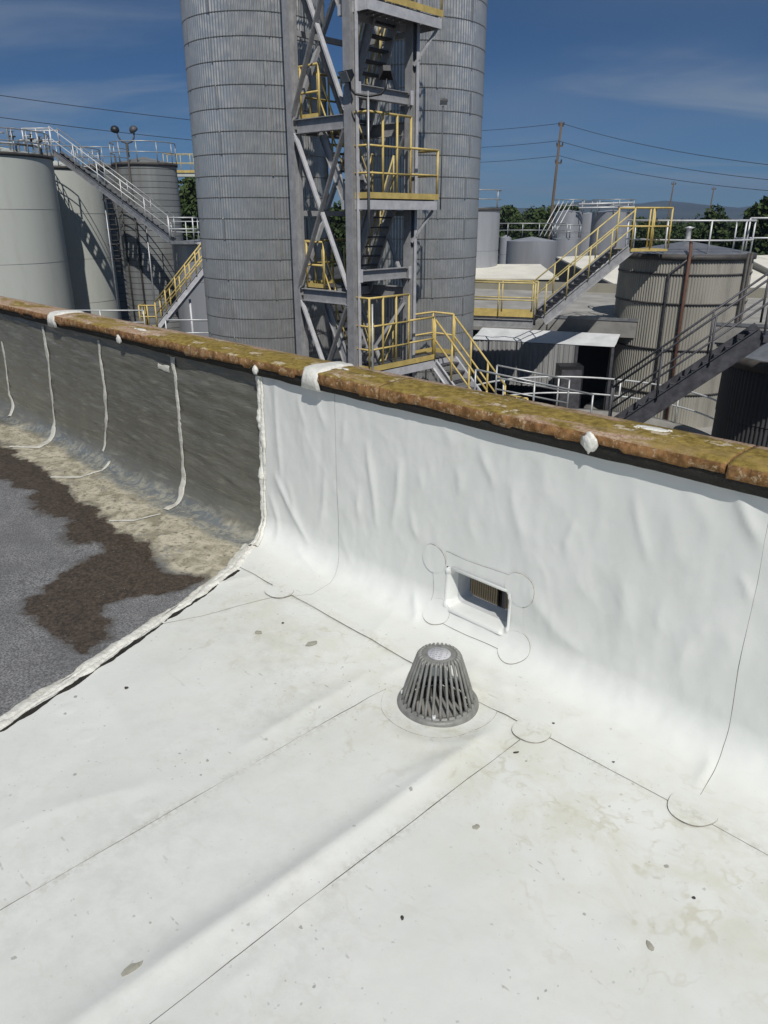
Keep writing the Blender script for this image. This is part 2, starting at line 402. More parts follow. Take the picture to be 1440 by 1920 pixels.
def coping_mat():
    t = NT('rusted_mossy_coping'); c = t.coord(); cs = t.coord((0.35, 1, 1))
    geo = t.n.new('ShaderNodeNewGeometry'); sp = t.n.new('ShaderNodeSeparateXYZ'); t.l.new(geo.outputs['True Normal'], sp.inputs[0])
    top = t.ramp(sp.outputs[2], 0.35, 0.8)
    rust = t.mix(t.ramp(t.noise(c, 22, 7, 0.7), 0.36, 0.66), (0.12, 0.055, 0.022), (0.36, 0.19, 0.08))
    rust = t.mix(t.ramp(t.noise(c, 48, 6, 0.75), 0.53, 0.66, 0, .85), rust, (0.52, 0.42, 0.29))
    pink = t.mix(t.ramp(t.noise(c, 70, 6, 0.75), 0.35, 0.65), (0.27, 0.155, 0.10), (0.50, 0.39, 0.285))
    moss = t.mix(t.ramp(t.noise(c, 36, 6, 0.7), 0.3, 0.68), (0.13, 0.092, 0.020), (0.33, 0.24, 0.062))
    moss = t.mix(t.ramp(t.noise(cs, 9, 5, 0.6), 0.48, 0.68, 0, .6), moss, (0.33, 0.235, 0.10))
    moss = t.mix(t.ramp(t.noise(cs, 14, 5, 0.65), 0.55, 0.7, 0, .6), moss, (0.08, 0.062, 0.02))
    sx = t.n.new('ShaderNodeSeparateXYZ'); t.l.new(t.tc.outputs['Object'], sx.inputs[0])
    far = t.ramp(sx.outputs[0], -6.5, -2.6)                    # the moss thins out along the coping
    back = t.ramp(sx.outputs[1], 2.235, 2.30)
    mm = t.ramp(t.math('ADD', t.noise(cs, 6.5, 7, 0.66, 0.5), t.math('SUBTRACT', t.math('MULTIPLY', far, 0.165), t.math('MULTIPLY', back, 0.16))), 0.50, 0.60)
    topc = t.mix(mm, pink, moss)
    col = t.mix(t.math('MULTIPLY', top, 1.0), t.mix(t.math('MULTIPLY', mm, 0.12), rust, moss), topc)
    v = t.n.new('ShaderNodeTexVoronoi'); v.inputs['Scale'].default_value = 15.0
    t.l.new(t.mix(0.13, t.coord((0.5, 1, 1)), t.noise(c, 26, 5, 0.7, 0, True), 'ADD'), v.inputs['Vector'])
    sc = t.n.new('ShaderNodeSeparateColor'); t.l.new(v.outputs['Color'], sc.inputs[0])
    lich = t.math('MULTIPLY', t.ramp(v.outputs['Distance'], 0.24, 0.33, 1, 0), t.math('GREATER_THAN', sc.outputs[0], 0.52))
    col = t.mix(t.math('MULTIPLY', lich, t.math('ADD', 0.2, t.math('MULTIPLY', top, 0.7))), col, (0.50, 0.43, 0.32))
    streaks = t.ramp(t.noise(t.coord((9, 1, 0.6)), 7, 5, 0.7), 0.55, 0.72, 0, 0.7)
    col = t.mix(t.math('MULTIPLY', streaks, t.math('SUBTRACT', 1, top)), col, (0.06, 0.03, 0.018))
    t.bump(t.math('ADD', t.noise(c, 60, 7, 0.75), t.math('MULTIPLY', mm, 0.35)), 0.005, 0.5)
    return t.set(col, 0.9, 0, 0.25)
M['coping'] = coping_mat()

def silo_mat():
    t = NT('galvanized_silo_sheet'); c = t.coord()
    sp = t.noise(t.coord((1, 1, 1)), 1.4, 5, 0.6)
    col = t.mix(t.ramp(sp, 0.3, 0.7), (0.50, 0.50, 0.485), (0.56, 0.56, 0.545))
    col = t.mix(t.ramp(t.noise(t.coord((6, 6, 0.5)), 2.5, 5, 0.65), 0.5, 0.75, 0, 0.18), col, (0.34, 0.345, 0.34))
    col = t.mix(t.math('MULTIPLY', t.random(), 0.1), col, (0.38, 0.385, 0.385))
    return t.set(col, t.ramp(t.noise(c, 5, 4), 0.3, 0.7, 0.30, 0.44), 0.72, 0.5)
M['silo'] = silo_mat()
def leaf_mat(name, a, b):
    t = NT(name)
    col = t.mix(t.noise(t.coord(), 0.7, 3), a, b)
    t.b.inputs['Subsurface Weight'].default_value = 0.0
    return t.set(col, 0.65, 0, 0.25)
M['leaf_dark'] = leaf_mat('dark_leaf', (0.022, 0.042, 0.012), (0.06, 0.085, 0.022))
M['leaf_mid'] = leaf_mat('mid_leaf', (0.03, 0.055, 0.018), (0.075, 0.105, 0.03))
M['hill'] = plain('hill_slope', (0.05, 0.06, 0.045), 0.95, 0, 0.004, 0.35)

def sticker_mat():
    t = NT('printed_round_sticker'); c = t.coord()
    sx = t.n.new('ShaderNodeSeparateXYZ'); t.l.new(c, sx.inputs[0])
    # rows of tiny illegible print
    rows = t.math('GREATER_THAN', t.math('SINE', t.math('MULTIPLY', sx.outputs[1], 520)), 0.35)
    txt = t.math('GREATER_THAN', t.noise(t.coord((1, 0.1, 1)), 330, 2), 0.5)
    band = t.math('LESS_THAN', t.math('ABSOLUTE', sx.outputs[0]), 0.03)
    k = t.math('MULTIPLY', t.math('MULTIPLY', rows, txt), band)
    return t.set(t.mix(t.math('MULTIPLY', k, 0.7), (0.55, 0.55, 0.57), (0.12, 0.12, 0.14)), 0.4)
M['sticker'] = sticker_mat()

# ------------------------------------------------------------------ wall frame: x along the parapet, y outwards
WA = R(45.4)
EX = Vector((math.cos(WA), -math.sin(WA), 0)); EY = Vector((math.sin(WA), math.cos(WA), 0))
WROT = -WA
YW, RC = 2.13, 0.13                       # wall plane, cove radius
T0 = YW - RC; TC = T0 + RC * math.pi / 2
ZTOP = 0.915
TTOP = TC + ZTOP - RC
def pixst(u, v):
    "photo pixel -> (s, t) on the roof sheet: t runs out along the floor, round the cove and up the wall"
    d = Vector(ray(u, v)); o = Vector((0, 0, EYE))
    ds, dn, dz = d.dot(EX), d.dot(EY), d.z
    if dz < 0:
        k = -EYE / dz
        if k * dn <= T0: return (k * ds, k * dn)
    k = YW / dn
    if EYE + k * dz >= RC: return (k * ds, TC + EYE + k * dz - RC)
    cy, cz = T0, RC                        # cove circle centre
    a = dn * dn + dz * dz; b = 2 * (dn * (0 - cy) + dz * (EYE - cz)); c = cy * cy + (EYE - cz) ** 2 - RC * RC
    k = (-b + math.sqrt(max(0, b * b - 4 * a * c))) / (2 * a)
    ang = math.atan2(k * dn - cy, cz - (EYE + k * dz))
    return (k * ds, T0 + RC * max(0, min(math.pi / 2, ang)))

WR = []                                    # wrinkles: (s0,t0,s1,t1,width,height)
def wr(p, q, w, h):
    a, b = pixst(*p), pixst(*q); WR.append((a[0], a[1], b[0], b[1], w, h))
DR = (-1.44, 1.69)                         # drain centre (s, t)
# floor ridges
wr((120, 1950), (905, 1385), 0.030, 0.020)
wr((470, 1395), (690, 1258), 0.022, 0.007); wr((-40, 1575), (290, 1462), 0.04, 0.006)
wr((180, 1290), (275, 1430), 0.03, 0.004); wr((425, 1770), (600, 1690), 0.02, 0.0045); wr((430, 1855), (520, 1765), 0.018, 0.004)
wr((720, 1480), (860, 1405), 0.016, 0.003); wr((1010, 1440), (1160, 1600), .02, .0025)
wr((300, 1120), (470, 1080), .022, .006); wr((60, 1300), (260, 1185), .035, .006)
# wall buckles
for p, q, w, h in [((517, 720), (527, 885), .013, .008), ((594, 740), (607, 795), .014, .006), ((612, 890), (603, 985), .016, .008), ((648, 790), (644, 835), .012, .005),
                   ((691, 835), (707, 978), .014, .009), ((752, 870), (739, 985), .014, .009), ((673, 920), (673, 970), .013, .005), ((773, 965), (782, 1005), .012, .006),
                   ((861, 880), (864, 920), .013, .006), ((903, 840), (925, 905), .012, .006), ((790, 885), (791, 912), .01, .004), ((964, 915), (976, 1010), .02, .007),
                   ((1077, 975), (1063, 1035), .014, .006), ((1194, 935), (1211, 1045), .012, .006), ((1386, 910), (1419, 1015), .016, .013), ((997, 1126), (1090, 1222), .028, .010),
                   ((1325, 1165), (1270, 1245), .03, .007), ((1375, 1180), (1350, 1260), .03, .006), ((519, 895), (577, 1016), .017, .014), ((510, 930), (520, 1010), .015, .008),
                   ((540, 900), (556, 960), .014, .006), ((820, 760), (850, 830), .02, .004), ((1010, 860), (1040, 940), .03, .005), ((1130, 900), (1120, 1010), .03, .004),
                   ((1250, 960), (1290, 1060), .03, .005), ((1180, 1090), (1160, 1180), .03, .006), ((1080, 1060), (1100, 1120), .02, .004), ((780, 1115), (776, 1165), .014, .009),
                   ((560, 1030), (600, 1090), .02, .008), ((740, 1130), (700, 1200), .025, .005), ((900, 1230), (880, 1290), .025, .006), ((1392, 1080), (1405, 1120), .01, .007),
                   ((1330, 1420), (1310, 1475), .012, .008), ((930, 1270), (960, 1290), .014, .006), ((865, 1280), (925, 1300), .015, .005), ((1240, 1140), (1235, 1180), .015, .004),
                   ((880, 960), (890, 1010), .016, .004), ((640, 1000), (660, 1060), .014, .004), ((560, 745), (572, 800), .012, .004), ((1300, 920), (1330, 1000), .02, .004)]:
    wr(p, q, w, h)
BTN = [pixst(*p) + r for p, r in [((565, 1253), (.030,)), ((590, 1320), (.026,)), ((268, 1515), (.036,)), ((728, 1540), (.028,)), ((1170, 1745), (.040,)), ((160, 1380), (.036,)),
                                  ((125, 1330), (.032,)), ((450, 1745), (.034,)), ((925, 1392), (.024,)), ((1075, 1345), (.022,)), ((905, 1745), (.0,)), ((425, 1790), (.03,))]]
def hgt(s, t):
    h = 0.006 * fbm(s * 2.1 + 3, t * 2.1, 5, 4) + 0.0025 * fbm(s * 7, t * 5, 9, 3)
    wallw = np.clip((t - T0) / 0.2, 0, 1)
    h = h * (0.8 - 0.15 * wallw) + wallw * (0.0020 * fbm(s * 9, t * 2.6, 21, 3) + 0.0012 * fbm(s * 26, t * 11, 22, 3))
    h = h + wallw * 0.0014 * np.clip(1 - np.abs(fbm(s * 6.5 + .6 * np.sin(t * 5), t * 1.7, 27, 3)) * 1.6, 0, 1) ** 7 * np.clip(.3 + fbm(s * 2.5, t * 2.5, 29, 2) * 2, 0, 1)
    h = h + wallw * 0.0014 * np.clip(1 - np.abs(fbm(s * 8 + t * 5, t * 6 - s * 3, 37, 3)) * 1.8, 0, 1) ** 8 * np.clip(fbm(s * 3, t * 3, 39, 2) * 2.2, 0, 1)
    cove = np.exp(-((t - T0 - 0.1) / 0.12) ** 2)
    h = h + cove * 0.006 * fbm(s * 6.5, t * 5, 31, 3)
    for (s0, t0, s1, t1, w, a) in WR:
        dx, dy = s1 - s0, t1 - t0; L2 = dx * dx + dy * dy
        k = ((s - s0) * dx + (t - t0) * dy) / L2
        kc = np.clip(k, 0, 1)
        wob = 0.35 * w * np.sin(k * 5.0 + s0 * 40)
        px = s - (s0 + kc * dx); py = t - (t0 + kc * dy)
        side = (px * -dy + py * dx) / math.sqrt(L2)
        d2 = px * px + py * py - side * side + (side - wob) ** 2
        taper = np.clip(np.minimum(kc + 0.25, 1.25 - kc) * 2.2, 0, 1)
        h = h + (0.85 if t0 > 1.9 else 1.0) * a * np.exp(-(np.maximum(d2, 0) / (2 * w * w)) ** 0.72) * taper
    for b in BTN:
        if b[2] <= 0: continue
        d = np.hypot(s - b[0], t - b[1]); h = h + 0.0016 * np.clip((b[2] - d) / 0.008, 0, 1)
    d = np.hypot(s - DR[0], t - DR[1])
    h = h - 0.022 * np.exp(-(d / 0.30) ** 2) * (d > -1) + 0.004 * np.exp(-((d - 0.24) / 0.03) ** 2)
    return h
def surf(s, t, off=0.0):
    "points on the roof sheet in wall-frame coordinates"
    s = np.asarray(s, float); t = np.asarray(t, float); s, t = np.broadcast_arrays(s, t)
    h = hgt(s, t) + off
    a = np.clip((t - T0) / RC, 0, math.pi / 2)
    y = np.where(t < T0, t, T0 + RC * np.sin(a)); z = np.where(t < T0, 0, RC * (1 - np.cos(a))) + np.maximum(t - TC, 0)
    ny = -np.sin(a); nz_ = np.cos(a)
    return np.stack([s, y + ny * h, z + nz_ * h], -1)

def grid_mesh(name, S, T, off, skirt='', attrs=None, drop=None, lip=0.0045, line=0.0024):
    "S,T 2-D arrays of sheet coordinates; skirt: which sides get a dark lapped edge (l,r,b,t)"
    nr, nc = S.shape
    P = surf(S, T, off).reshape(-1, 3); verts = [P]; faces = []
    idx = np.arange(nr * nc).reshape(nr, nc)
    q = np.stack([idx[:-1, :-1], idx[:-1, 1:], idx[1:, 1:], idx[1:, :-1]], -1).reshape(-1, 4)
    if drop is not None:
        cs = (S[:-1, :-1] + S[1:, 1:]) / 2; ct = (T[:-1, :-1] + T[1:, 1:]) / 2
        q = q[~drop(cs, ct).reshape(-1)]
    mats = [np.zeros(len(q), int)]; faces.append(q); base = nr * nc; allS = [S.reshape(-1)]; allT = [T.reshape(-1)]
    for side in skirt:
        e = {'l': idx[:, 0], 'r': idx[:, -1], 'b': idx[0], 't': idx[-1]}[side]
        es, et = S.reshape(-1)[e], T.reshape(-1)[e]
        dep = (line if side != 'r' else line * .62) * np.clip(0.85 + 0.8 * fbm(es * 5, et * 5, 77, 4), 0.25, 1.4)
        # outward foot: a narrow strip that runs out and down from the lap edge
        verts.append(surf(es, et, off)); n = len(e)
        out = {'l': (-1, 0), 'r': (1, 0), 'b': (0, -1), 't': (0, 1)}[side]
        verts.append(surf(es + out[0] * dep, et + out[1] * dep, off - lip + 0.0007))
        b1 = base; b2 = base + n; base += 2 * n
        allS += [es, es]; allT += [et, et]
        fq2 = np.stack([b1 + np.arange(n - 1), b1 + np.arange(1, n), b2 + np.arange(1, n), b2 + np.arange(n - 1)], -1)
        faces += [fq2]; mats += [np.ones(len(fq2), int)]
    V = np.concatenate(verts); Fq = np.concatenate(faces); mi = np.concatenate(mats)
    me = bpy.data.meshes.new(name)
    me.vertices.add(len(V)); me.vertices.foreach_set('co', V.astype(np.float32).ravel())
    me.loops.add(len(Fq) * 4); me.loops.foreach_set('vertex_index', Fq.astype(np.int32).ravel())
    me.polygons.add(len(Fq)); me.polygons.foreach_set('loop_start', np.arange(0, len(Fq) * 4, 4, dtype=np.int32))
    me.polygons.foreach_set('material_index', mi.astype(np.int32)); me.polygons.foreach_set('use_smooth', np.ones(len(Fq), bool))
    aS = np.concatenate(allS); aT = np.concatenate(allT)
    for an, fn in (attrs or {}).items():
        a = me.attributes.new(an, 'FLOAT', 'POINT'); a.data.foreach_set('value', np.asarray(fn(aS, aT), np.float32))
    me.update(calc_edges=True); me.validate()
    return me
def grime_fn(s, t):
    g = np.exp(-((t - 1.55) / 0.34) ** 2) * np.clip((s + 2.9) / 0.5, 0, 1) * (t < 1.84)
    g = np.maximum(g, 0.9 * np.exp(-(np.hypot(s - DR[0], t - DR[1]) / 0.3) ** 2))
    g = np.maximum(g, 0.32 * np.clip(0.5 + fbm(s * 1.7, t * 1.7, 3, 3), 0, 1) * (s > -1.1))
    return g * np.clip(1.05 + 0.8 * fbm(s * 3.1, t * 3.1, 41, 3), 0, 1) * np.clip((2.0 - t) / 0.1, 0, 1) + 0.10 * (t < 2.0)
def seam_fn(s, t):
    d = np.minimum(np.abs(s - S1) + 9 * (t > TS), np.abs(s - S2) + 9 * (t > TS)); d = np.minimum(d, np.abs(t - TS) + 9 * (s < -2.6))
    d = np.minimum(d, np.abs(np.hypot(s - DR[0], t - DR[1]) - .17) + .004)
    return np.exp(-(d / .022) ** 2) * np.clip(.45 + 1.1 * fbm(s * 7, t * 7, 63, 4), 0, 1)
def floor_fn(s, t): return np.clip((2.08 - t) / 0.1, 0, 1) * 1.0
ATT = {'grime': grime_fn, 'floor': floor_fn, 'seamdirt': seam_fn}
def patch_disc(name, s0, t0, r, off, parent, squash=1.0, nr=7, na=48, lip=.003, hole=0.0):
    rr = np.linspace(hole or 0.02, 1, nr)[:, None] * r; an = np.linspace(0, 2 * math.pi, na + 1)[None, :]
    wob = 1 + 0.02 * np.sin(3 * an + s0 * 9) + 0.015 * np.sin(5 * an + t0 * 7)
    S = s0 + rr * np.cos(an) * wob; T = t0 + rr * np.sin(an) * wob * squash
    me = grid_mesh(name, S, T, off, '', ATT)
    # dark lapped edge
    es, et = S[-1], T[-1]
    dep = np.clip(0.0015 * (0.7 + 1.6 * fbm(es * 11 + 5, et * 11, 81, 2)), 0.0001, .0024)
    S2 = np.stack([es, s0 + (es - s0) * (1 + dep / r)]); T2 = np.stack([et, t0 + (et - t0) * (1 + dep / r)])
    P0 = surf(S2[0], T2[0], off); P1 = surf(S2[1], T2[1], off - lip)
    bm = bmesh.new(); bm.from_mesh(me)
    a = [bm.verts.new(p) for p in P0[:-1]]; b = [bm.verts.new(p) for p in P1[:-1]]
    for i in range(na):
        f = bm.faces.new((a[i], a[(i + 1) % na], b[(i + 1) % na], b[i])); f.material_index = 1
    c = bm.verts.new(surf(s0, t0, off).tolist()); ring = bm.verts[:]
    bm.verts.ensure_lookup_table()
    for i in range(0 if hole else na):
        f = bm.faces.new((c, bm.verts[i], bm.verts[i + 1])); f.smooth = True
    bmesh.ops.recalc_face_normals(bm, faces=bm.faces)
    bm.to_mesh(me); bm.free()
    me.materials.append(M['membrane']); me.materials.append(M['weld_edge'])
    o = obj(name, me, parent); return o

# ================================================================== SETTING: ground and roof
g = MB(); g.add([(-9000, -300, -6.2), (9000, -300, -6.2), (9000, 9000, -6.2), (-9000, 9000, -6.2)], [(0, 1, 2, 3)])
tag(g.build('ground', M['yard']), kind='structure')
deck = MB(); deck.bbox((-14, -9, -0.5), (5, 2.3, -0.06))
o = deck.build('roof_deck', M['concrete']); o.rotation_euler.z = WROT; tag(o, kind='structure')
bld = MB(); bld.bbox((-14, -9, -6.2), (5, 2.28, -0.505))
o = bld.build('building_wall', M['concrete']); o.rotation_euler.z = WROT
tag(o, 'plain concrete building carrying the white roof, below the parapet', 'building')

# edge of the white membrane against the old roof, from the floor round the cove and up the wall
EDGE = [pixst(*p) for p in [(0, 1362), (100, 1300), (200, 1237), (300, 1166), (380, 1112), (440, 1066), (474, 1026), (489, 992), (495, 940), (494, 880), (492, 810), (488, 712)]]
EDGE = [(-2.30, -3.0)] + EDGE + [(EDGE[-1][0], TTOP + .05)]
ET = np.array([e[1] for e in EDGE]); ES = np.array([e[0] for e in EDGE])
for i in range(1, len(ET)):
    if ET[i] <= ET[i - 1]: ET[i] = ET[i - 1] + 1e-4
def edge_s(t): return np.interp(t, ET, ES)

roof = empty('roof_floor', (0, 0, 0), WROT); tag(roof, kind='structure')
TS = 1.795                                   # lap of the wall sheet on the floor
S1, S2 = -1.622, -1.103
def in_sump(s, t): return np.hypot(s - DR[0], t - DR[1]) < .108
def floor_sheet(tv, fl, fr, off, skirt, step=0.012):
    tv = np.asarray(tv); L = fl(tv); Rr = fr(tv); n = max(3, int(np.max(Rr - L) / step))
    k = np.linspace(0, 1, n)[None, :]; S = L[:, None] * (1 - k) + Rr[:, None] * k
    T = np.repeat(tv[:, None], n, 1)
    me = grid_mesh('membrane_sheet', S, T, off, skirt, ATT, in_sump, lip=.0014, line=.0027)
    me.materials.append(M['membrane']); me.materials.append(M['grime'])
    return obj('membrane_sheet', me, roof)
tv = np.concatenate([np.linspace(-4, -0.1, 60), np.arange(-0.09, TS + 0.05, 0.012)])
cst = lambda v: (lambda t: np.full_like(t, v))
def s1f(t): return S1 + 0.003 * fbm(t * 3, t * 0, 6, 2)
def s2f(t): return S2 + 0.003 * fbm(t * 3, t * 0 + 4, 6, 2)
floor_sheet(tv, lambda t: edge_s(t), lambda t: s1f(t) + 0.05, 0.0, '')
floor_sheet(tv, s1f, lambda t: s2f(t) + 0.05, 0.0018, 'l')
floor_sheet(tv, s2f, cst(3.5), 0.0032, 'l')
# side lap strip that ties the white sheet into the old roof
A_ = [pixst(*p) for p in [(306, 1169), (380, 1155), (450, 1135), (520, 1118)]]
aT = np.array([a[1] for a in A_]); aS = np.array([a[0] for a in A_])
o_ = np.argsort(aT)
def tie_r(t): return np.interp(t, aT[o_], aS[o_])
tt = np.linspace(aT.min(), TS + .04, 40)
S = edge_s(tt)[:, None] * (1 - np.linspace(0, 1, 40)[None]) + np.maximum(tie_r(tt), edge_s(tt) + .01)[:, None] * np.linspace(0, 1, 40)[None]
me = grid_mesh('tie_in_sheet', S, np.repeat(tt[:, None], 40, 1), 0.0018, 'r', ATT, lip=.001, line=.0024); me.materials.append(M['membrane']); me.materials.append(M['grime'])
obj('tie_in_sheet', me, roof)

# old roof: grey cap sheet with a wet brown run and tan silt along the wall
def poly_mask(s, t, pts, soft, seed, amp=0.09, fr=4.0):
    "soft inside-ness of a polygon whose outline wanders"
    x = s + amp * fbm(s * fr, t * fr, seed, 5, .6); y = t + amp * fbm(s * fr + 9, t * fr, seed + 1, 5, .6)
    ins = np.zeros(x.shape, bool); dmin = np.full(x.shape, 9.0); n = len(pts)
    for i in range(n):
        (x0, y0), (x1, y1) = pts[i], pts[(i + 1) % n]
        cond = ((y0 > y) != (y1 > y)) & (x < (x1 - x0) * (y - y0) / (y1 - y0 + 1e-12) + x0)
        ins ^= cond
        dx, dy = x1 - x0, y1 - y0; k = np.clip(((x - x0) * dx + (y - y0) * dy) / (dx * dx + dy * dy + 1e-12), 0, 1)
        dmin = np.minimum(dmin, np.hypot(x - x0 - k * dx, y - y0 - k * dy))
    sd = np.where(ins, dmin, -dmin)
    return np.clip(sd / soft + 0.5, 0, 1)
BROWN = [pixst(*p) for p in [(-160, 770), (0, 828), (60, 872), (115, 905), (165, 960), (215, 1000), (290, 1040), (372, 1082), (330, 1108), (250, 1112), (205, 1135), (228, 1175), (160, 1232), (140, 1195), (75, 1140), (50, 1120), (110, 1080), (185, 1040), (130, 1000), (90, 965), (40, 920), (0, 898), (-160, 850)]]
TAN = [pixst(*p) for p in [(-300, 640), (-60, 755), (0, 790), (50, 805), (120, 850), (205, 875), (330, 948), (420, 985), (478, 1010), (445, 1075), (372, 1090), (290, 1045), (215, 1005), (110, 905), (40, 865), (-20, 822), (-160, 770)]]
BLUE = [pixst(*p) for p in [(-200, 700), (60, 790), (110, 812), (205, 858), (330, 930), (420, 968), (492, 1005), (470, 1030), (400, 1000), (330, 970), (215, 905), (100, 830), (0, 778)]]
def f_brown(s, t): return poly_mask(s + .03 * fbm(s * 16, t * 16, 52, 3), t + .03 * fbm(s * 16, t * 16, 53, 3), BROWN, 0.075, 50, 0.13, 3.2)
def f_tan(s, t): return poly_mask(s, t, TAN, 0.10, 60, 0.14, 3.5)
def f_blue(s, t): return 0.9 * poly_mask(s, t, BLUE, 0.06, 70, 0.05)
def f_gran(s, t): return np.clip((1.93 - t) / 0.05, 0, 1) * (1 - np.clip(f_tan(s, t) * 1.3, 0, 1))
OLDATT = {'brown': f_brown, 'tan': f_tan, 'blue': f_blue, 'granule': f_gran}
def old_sheet(name, tv, s_lo, s_hi, off, parent, n):
    k = np.linspace(0, 1, n)[None, :] ** 0.75; L = np.full_like(tv, s_lo); Rr = s_hi(tv)
    S = L[:, None] * (1 - k) + Rr[:, None] * k
    me = grid_mesh(name, S, np.repeat(tv[:, None], n, 1), off, '', OLDATT); me.materials.append(M['old'])
    return obj(name, me, parent)
old_floor = old_sheet('cap_sheet', np.concatenate([np.linspace(-4, .4, 40), np.linspace(.41, 1.999, 150)]), -12, lambda t: edge_s(t) + 0.05, -0.008, roof, 330)
old_floor['label'] = 'old grey mineral roofing with a wet brown run'

# ------------------------------------------------------------------ parapet wall
par = empty('parapet_wall', (0, 0, 0), WROT)
tag(par, 'low roof parapet, white membrane on the right, old grey flashing on the left, rusty mossy coping', 'parapet wall')
# scupper opening in (s, t)
c_tl, c_tr, c_br, c_bl = pixst(838, 1066), pixst(953, 1110), pixst(947, 1187), pixst(846, 1137)
HS0, HS1 = (c_tl[0] + c_bl[0]) / 2, (c_tr[0] + c_br[0]) / 2
HT0, HT1 = (c_br[1] + c_bl[1]) / 2, (c_tl[1] + c_tr[1]) / 2
def tz(t): return float(surf(0, t)[2])
z0h, z1h = tz(HT0) + .004, HT1 - TC + RC
def in_hole(s, t): return (s > HS0 - .02) & (s < HS1 + .02) & (t > HT0 - .02) & (t < HT1 + .02)
for lo, hi in (((-14, YW + .02, -.5), (HS0 - .03, YW + .115, ZTOP - .01)), ((HS1 + .03, YW + .02, -.5), (5, YW + .115, ZTOP - .01)),
               ((HS0 - .029, YW + .021, -.5), (HS1 + .029, YW + .114, z0h - .03)), ((HS0 - .029, YW + .021, z1h + .03), (HS1 + .029, YW + .114, ZTOP - .011))):
    b = MB(); b.bbox(lo, hi); b.build('wall_block', M['concrete'], par)
# wall sheets, rows from the floor lap to under the coping
tw = np.concatenate([np.arange(TS, TC + .02, .008), np.arange(TC + .024, TTOP, .0115), [TTOP]])
WS0 = [pixst(*p) for p in [(541, 1121), (585, 1116), (618, 1095), (633, 1065), (636, 1030), (635, 960), (632, 880), (629, 745)]]
def ws0(t): return np.interp(t, [w[1] for w in WS0], [w[0] for w in WS0])
WS1 = [pixst(*p) for p in [(1314, 1490), (1337, 1450), (1356, 1400), (1385, 1250), (1420, 1095), (1440, 985)]]
def ws1(t): return np.interp(t, [w[1] for w in WS1], [w[0] for w in WS1])
def wall_sheet(fl, fr, off, skirt, drop=None):
    L, Rr = fl(tw), fr(tw); n = max(4, int(np.max(Rr - L) / .0105)); k = np.linspace(0, 1, n)[None, :]
    S = L[:, None] * (1 - k) + Rr[:, None] * k
    me = grid_mesh('membrane_flashing', S, np.repeat(tw[:, None], n, 1), off, skirt, ATT, drop, lip=.0010, line=.0022); me.materials.append(M['membrane']); me.materials.append(M['grime'])
    return obj('membrane_flashing', me, par)
wall_sheet(edge_s, ws0, 0.0055, 'br')
wall_sheet(lambda t: ws0(t) - .06, ws1, 0.0045, 'br', in_hole)
wall_sheet(lambda t: ws1(t) - .06, cst(3.5), 0.0036, 'b')
# old grey flashing on the wall, wavy
to = np.concatenate([np.linspace(1.985, TC, 26), np.linspace(TC + .01, TTOP, 80)])
old_wall = old_sheet('old_flashing', to, -12, lambda t: edge_s(t) + 0.03, -0.007, par, 420)
me = old_wall.data; co = np.empty(len(me.vertices) * 3, np.float32); me.vertices.foreach_get('co', co); co = co.reshape(-1, 3)
wv = 0.008 * fbm(co[:, 0] * 2.2 + co[:, 2] * 1.5, co[:, 2] * 15 + 1.6 * co[:, 0], 91, 4) + 0.0055 * fbm(co[:, 0] * 5, co[:, 2] * 26 + 3 * co[:, 0], 93, 3)
co[:, 1] -= wv * np.clip((co[:, 2] - .1) / .12, 0, 1); me.vertices.foreach_set('co', co.ravel()); me.update()

def surf_v(s, t, off=0.): return Vector(surf(s, t, off).tolist())
def bead(name, pts, r, m, parent, off=0.004, seed=1, lump=0.35, step=0.02, flat=0.6):
    "sealant run on the roof sheet along (s,t) points, as a lumpy half-round bead"
    P = [np.array(p) for p in pts]; out = []
    for a, b in zip(P[:-1], P[1:]):
        n = max(1, int(np.linalg.norm(b - a) / step)); out += [a + (b - a) * i / n for i in range(n)]
    out.append(P[-1]); out = np.array(out); n = len(out)
    ar = np.arange(n) * step
    rr = r * np.clip(1 + lump * (1.3 * fbm(ar * 11, ar * 0, seed, 4, .6) + .9 * np.maximum(0, fbm(ar * 5, ar * 0 + 3, seed + 2, 2) - .25) * 3), .25, 2.2)
    sh = r * 0.8 * fbm(ar * 9, ar * 0 + 7, seed + 5, 3)
    tg = np.gradient(out, axis=0); tg /= np.linalg.norm(tg, axis=1)[:, None] + 1e-9
    nm = np.stack([-tg[:, 1], tg[:, 0]], -1); K = 9; rows = []
    for j in range(K):
        a = math.pi * j / (K - 1); w_ = -math.cos(a); hh = math.sin(a)
        st = out + nm * (w_ * rr + sh)[:, None]
        hj = off + flat * rr * hh * (1 + .35 * fbm(np.arange(n) * .8, np.full(n, j * .6), seed + 9, 2)) - .004
        rows.append(surf(st[:, 0], st[:, 1], hj))
    V = np.stack(rows, 1).reshape(-1, 3)
    fs = [(i * K + j, i * K + j + 1, (i + 1) * K + j + 1, (i + 1) * K + j) for i in range(n - 1) for j in range(K - 1)]
    mb = MB(); mb.add(V.tolist(), fs, True)
    return mb.build(name, m, parent)
STRIPS = [[(2, 640), (10, 690), (16, 740), (16, 781)], [(79, 612), (90, 680), (97, 750), (99, 800), (92, 825), (72, 838), (20, 836)],
          [(183, 637), (192, 700), (199, 770), (197, 820), (193, 846)], [(322, 669), (331, 740), (340, 850), (341, 915), (330, 942), (312, 955)],
          [(204, 864), (190, 880), (150, 892), (95, 893)], [(300, 962), (250, 975), (205, 975)], [(296, 686), (306, 691), (318, 694)]]
for i, st in enumerate(STRIPS):
    bead('sealant_strip' if i < 4 else 'sealant_smear', [pixst(*p) for p in st], (.018, .017, .018, .018, .012, .010, .012)[i], M['sealant_old'], par if i < 4 or i == 6 else roof, 0.0, 100 + i, .45, .012, .22)
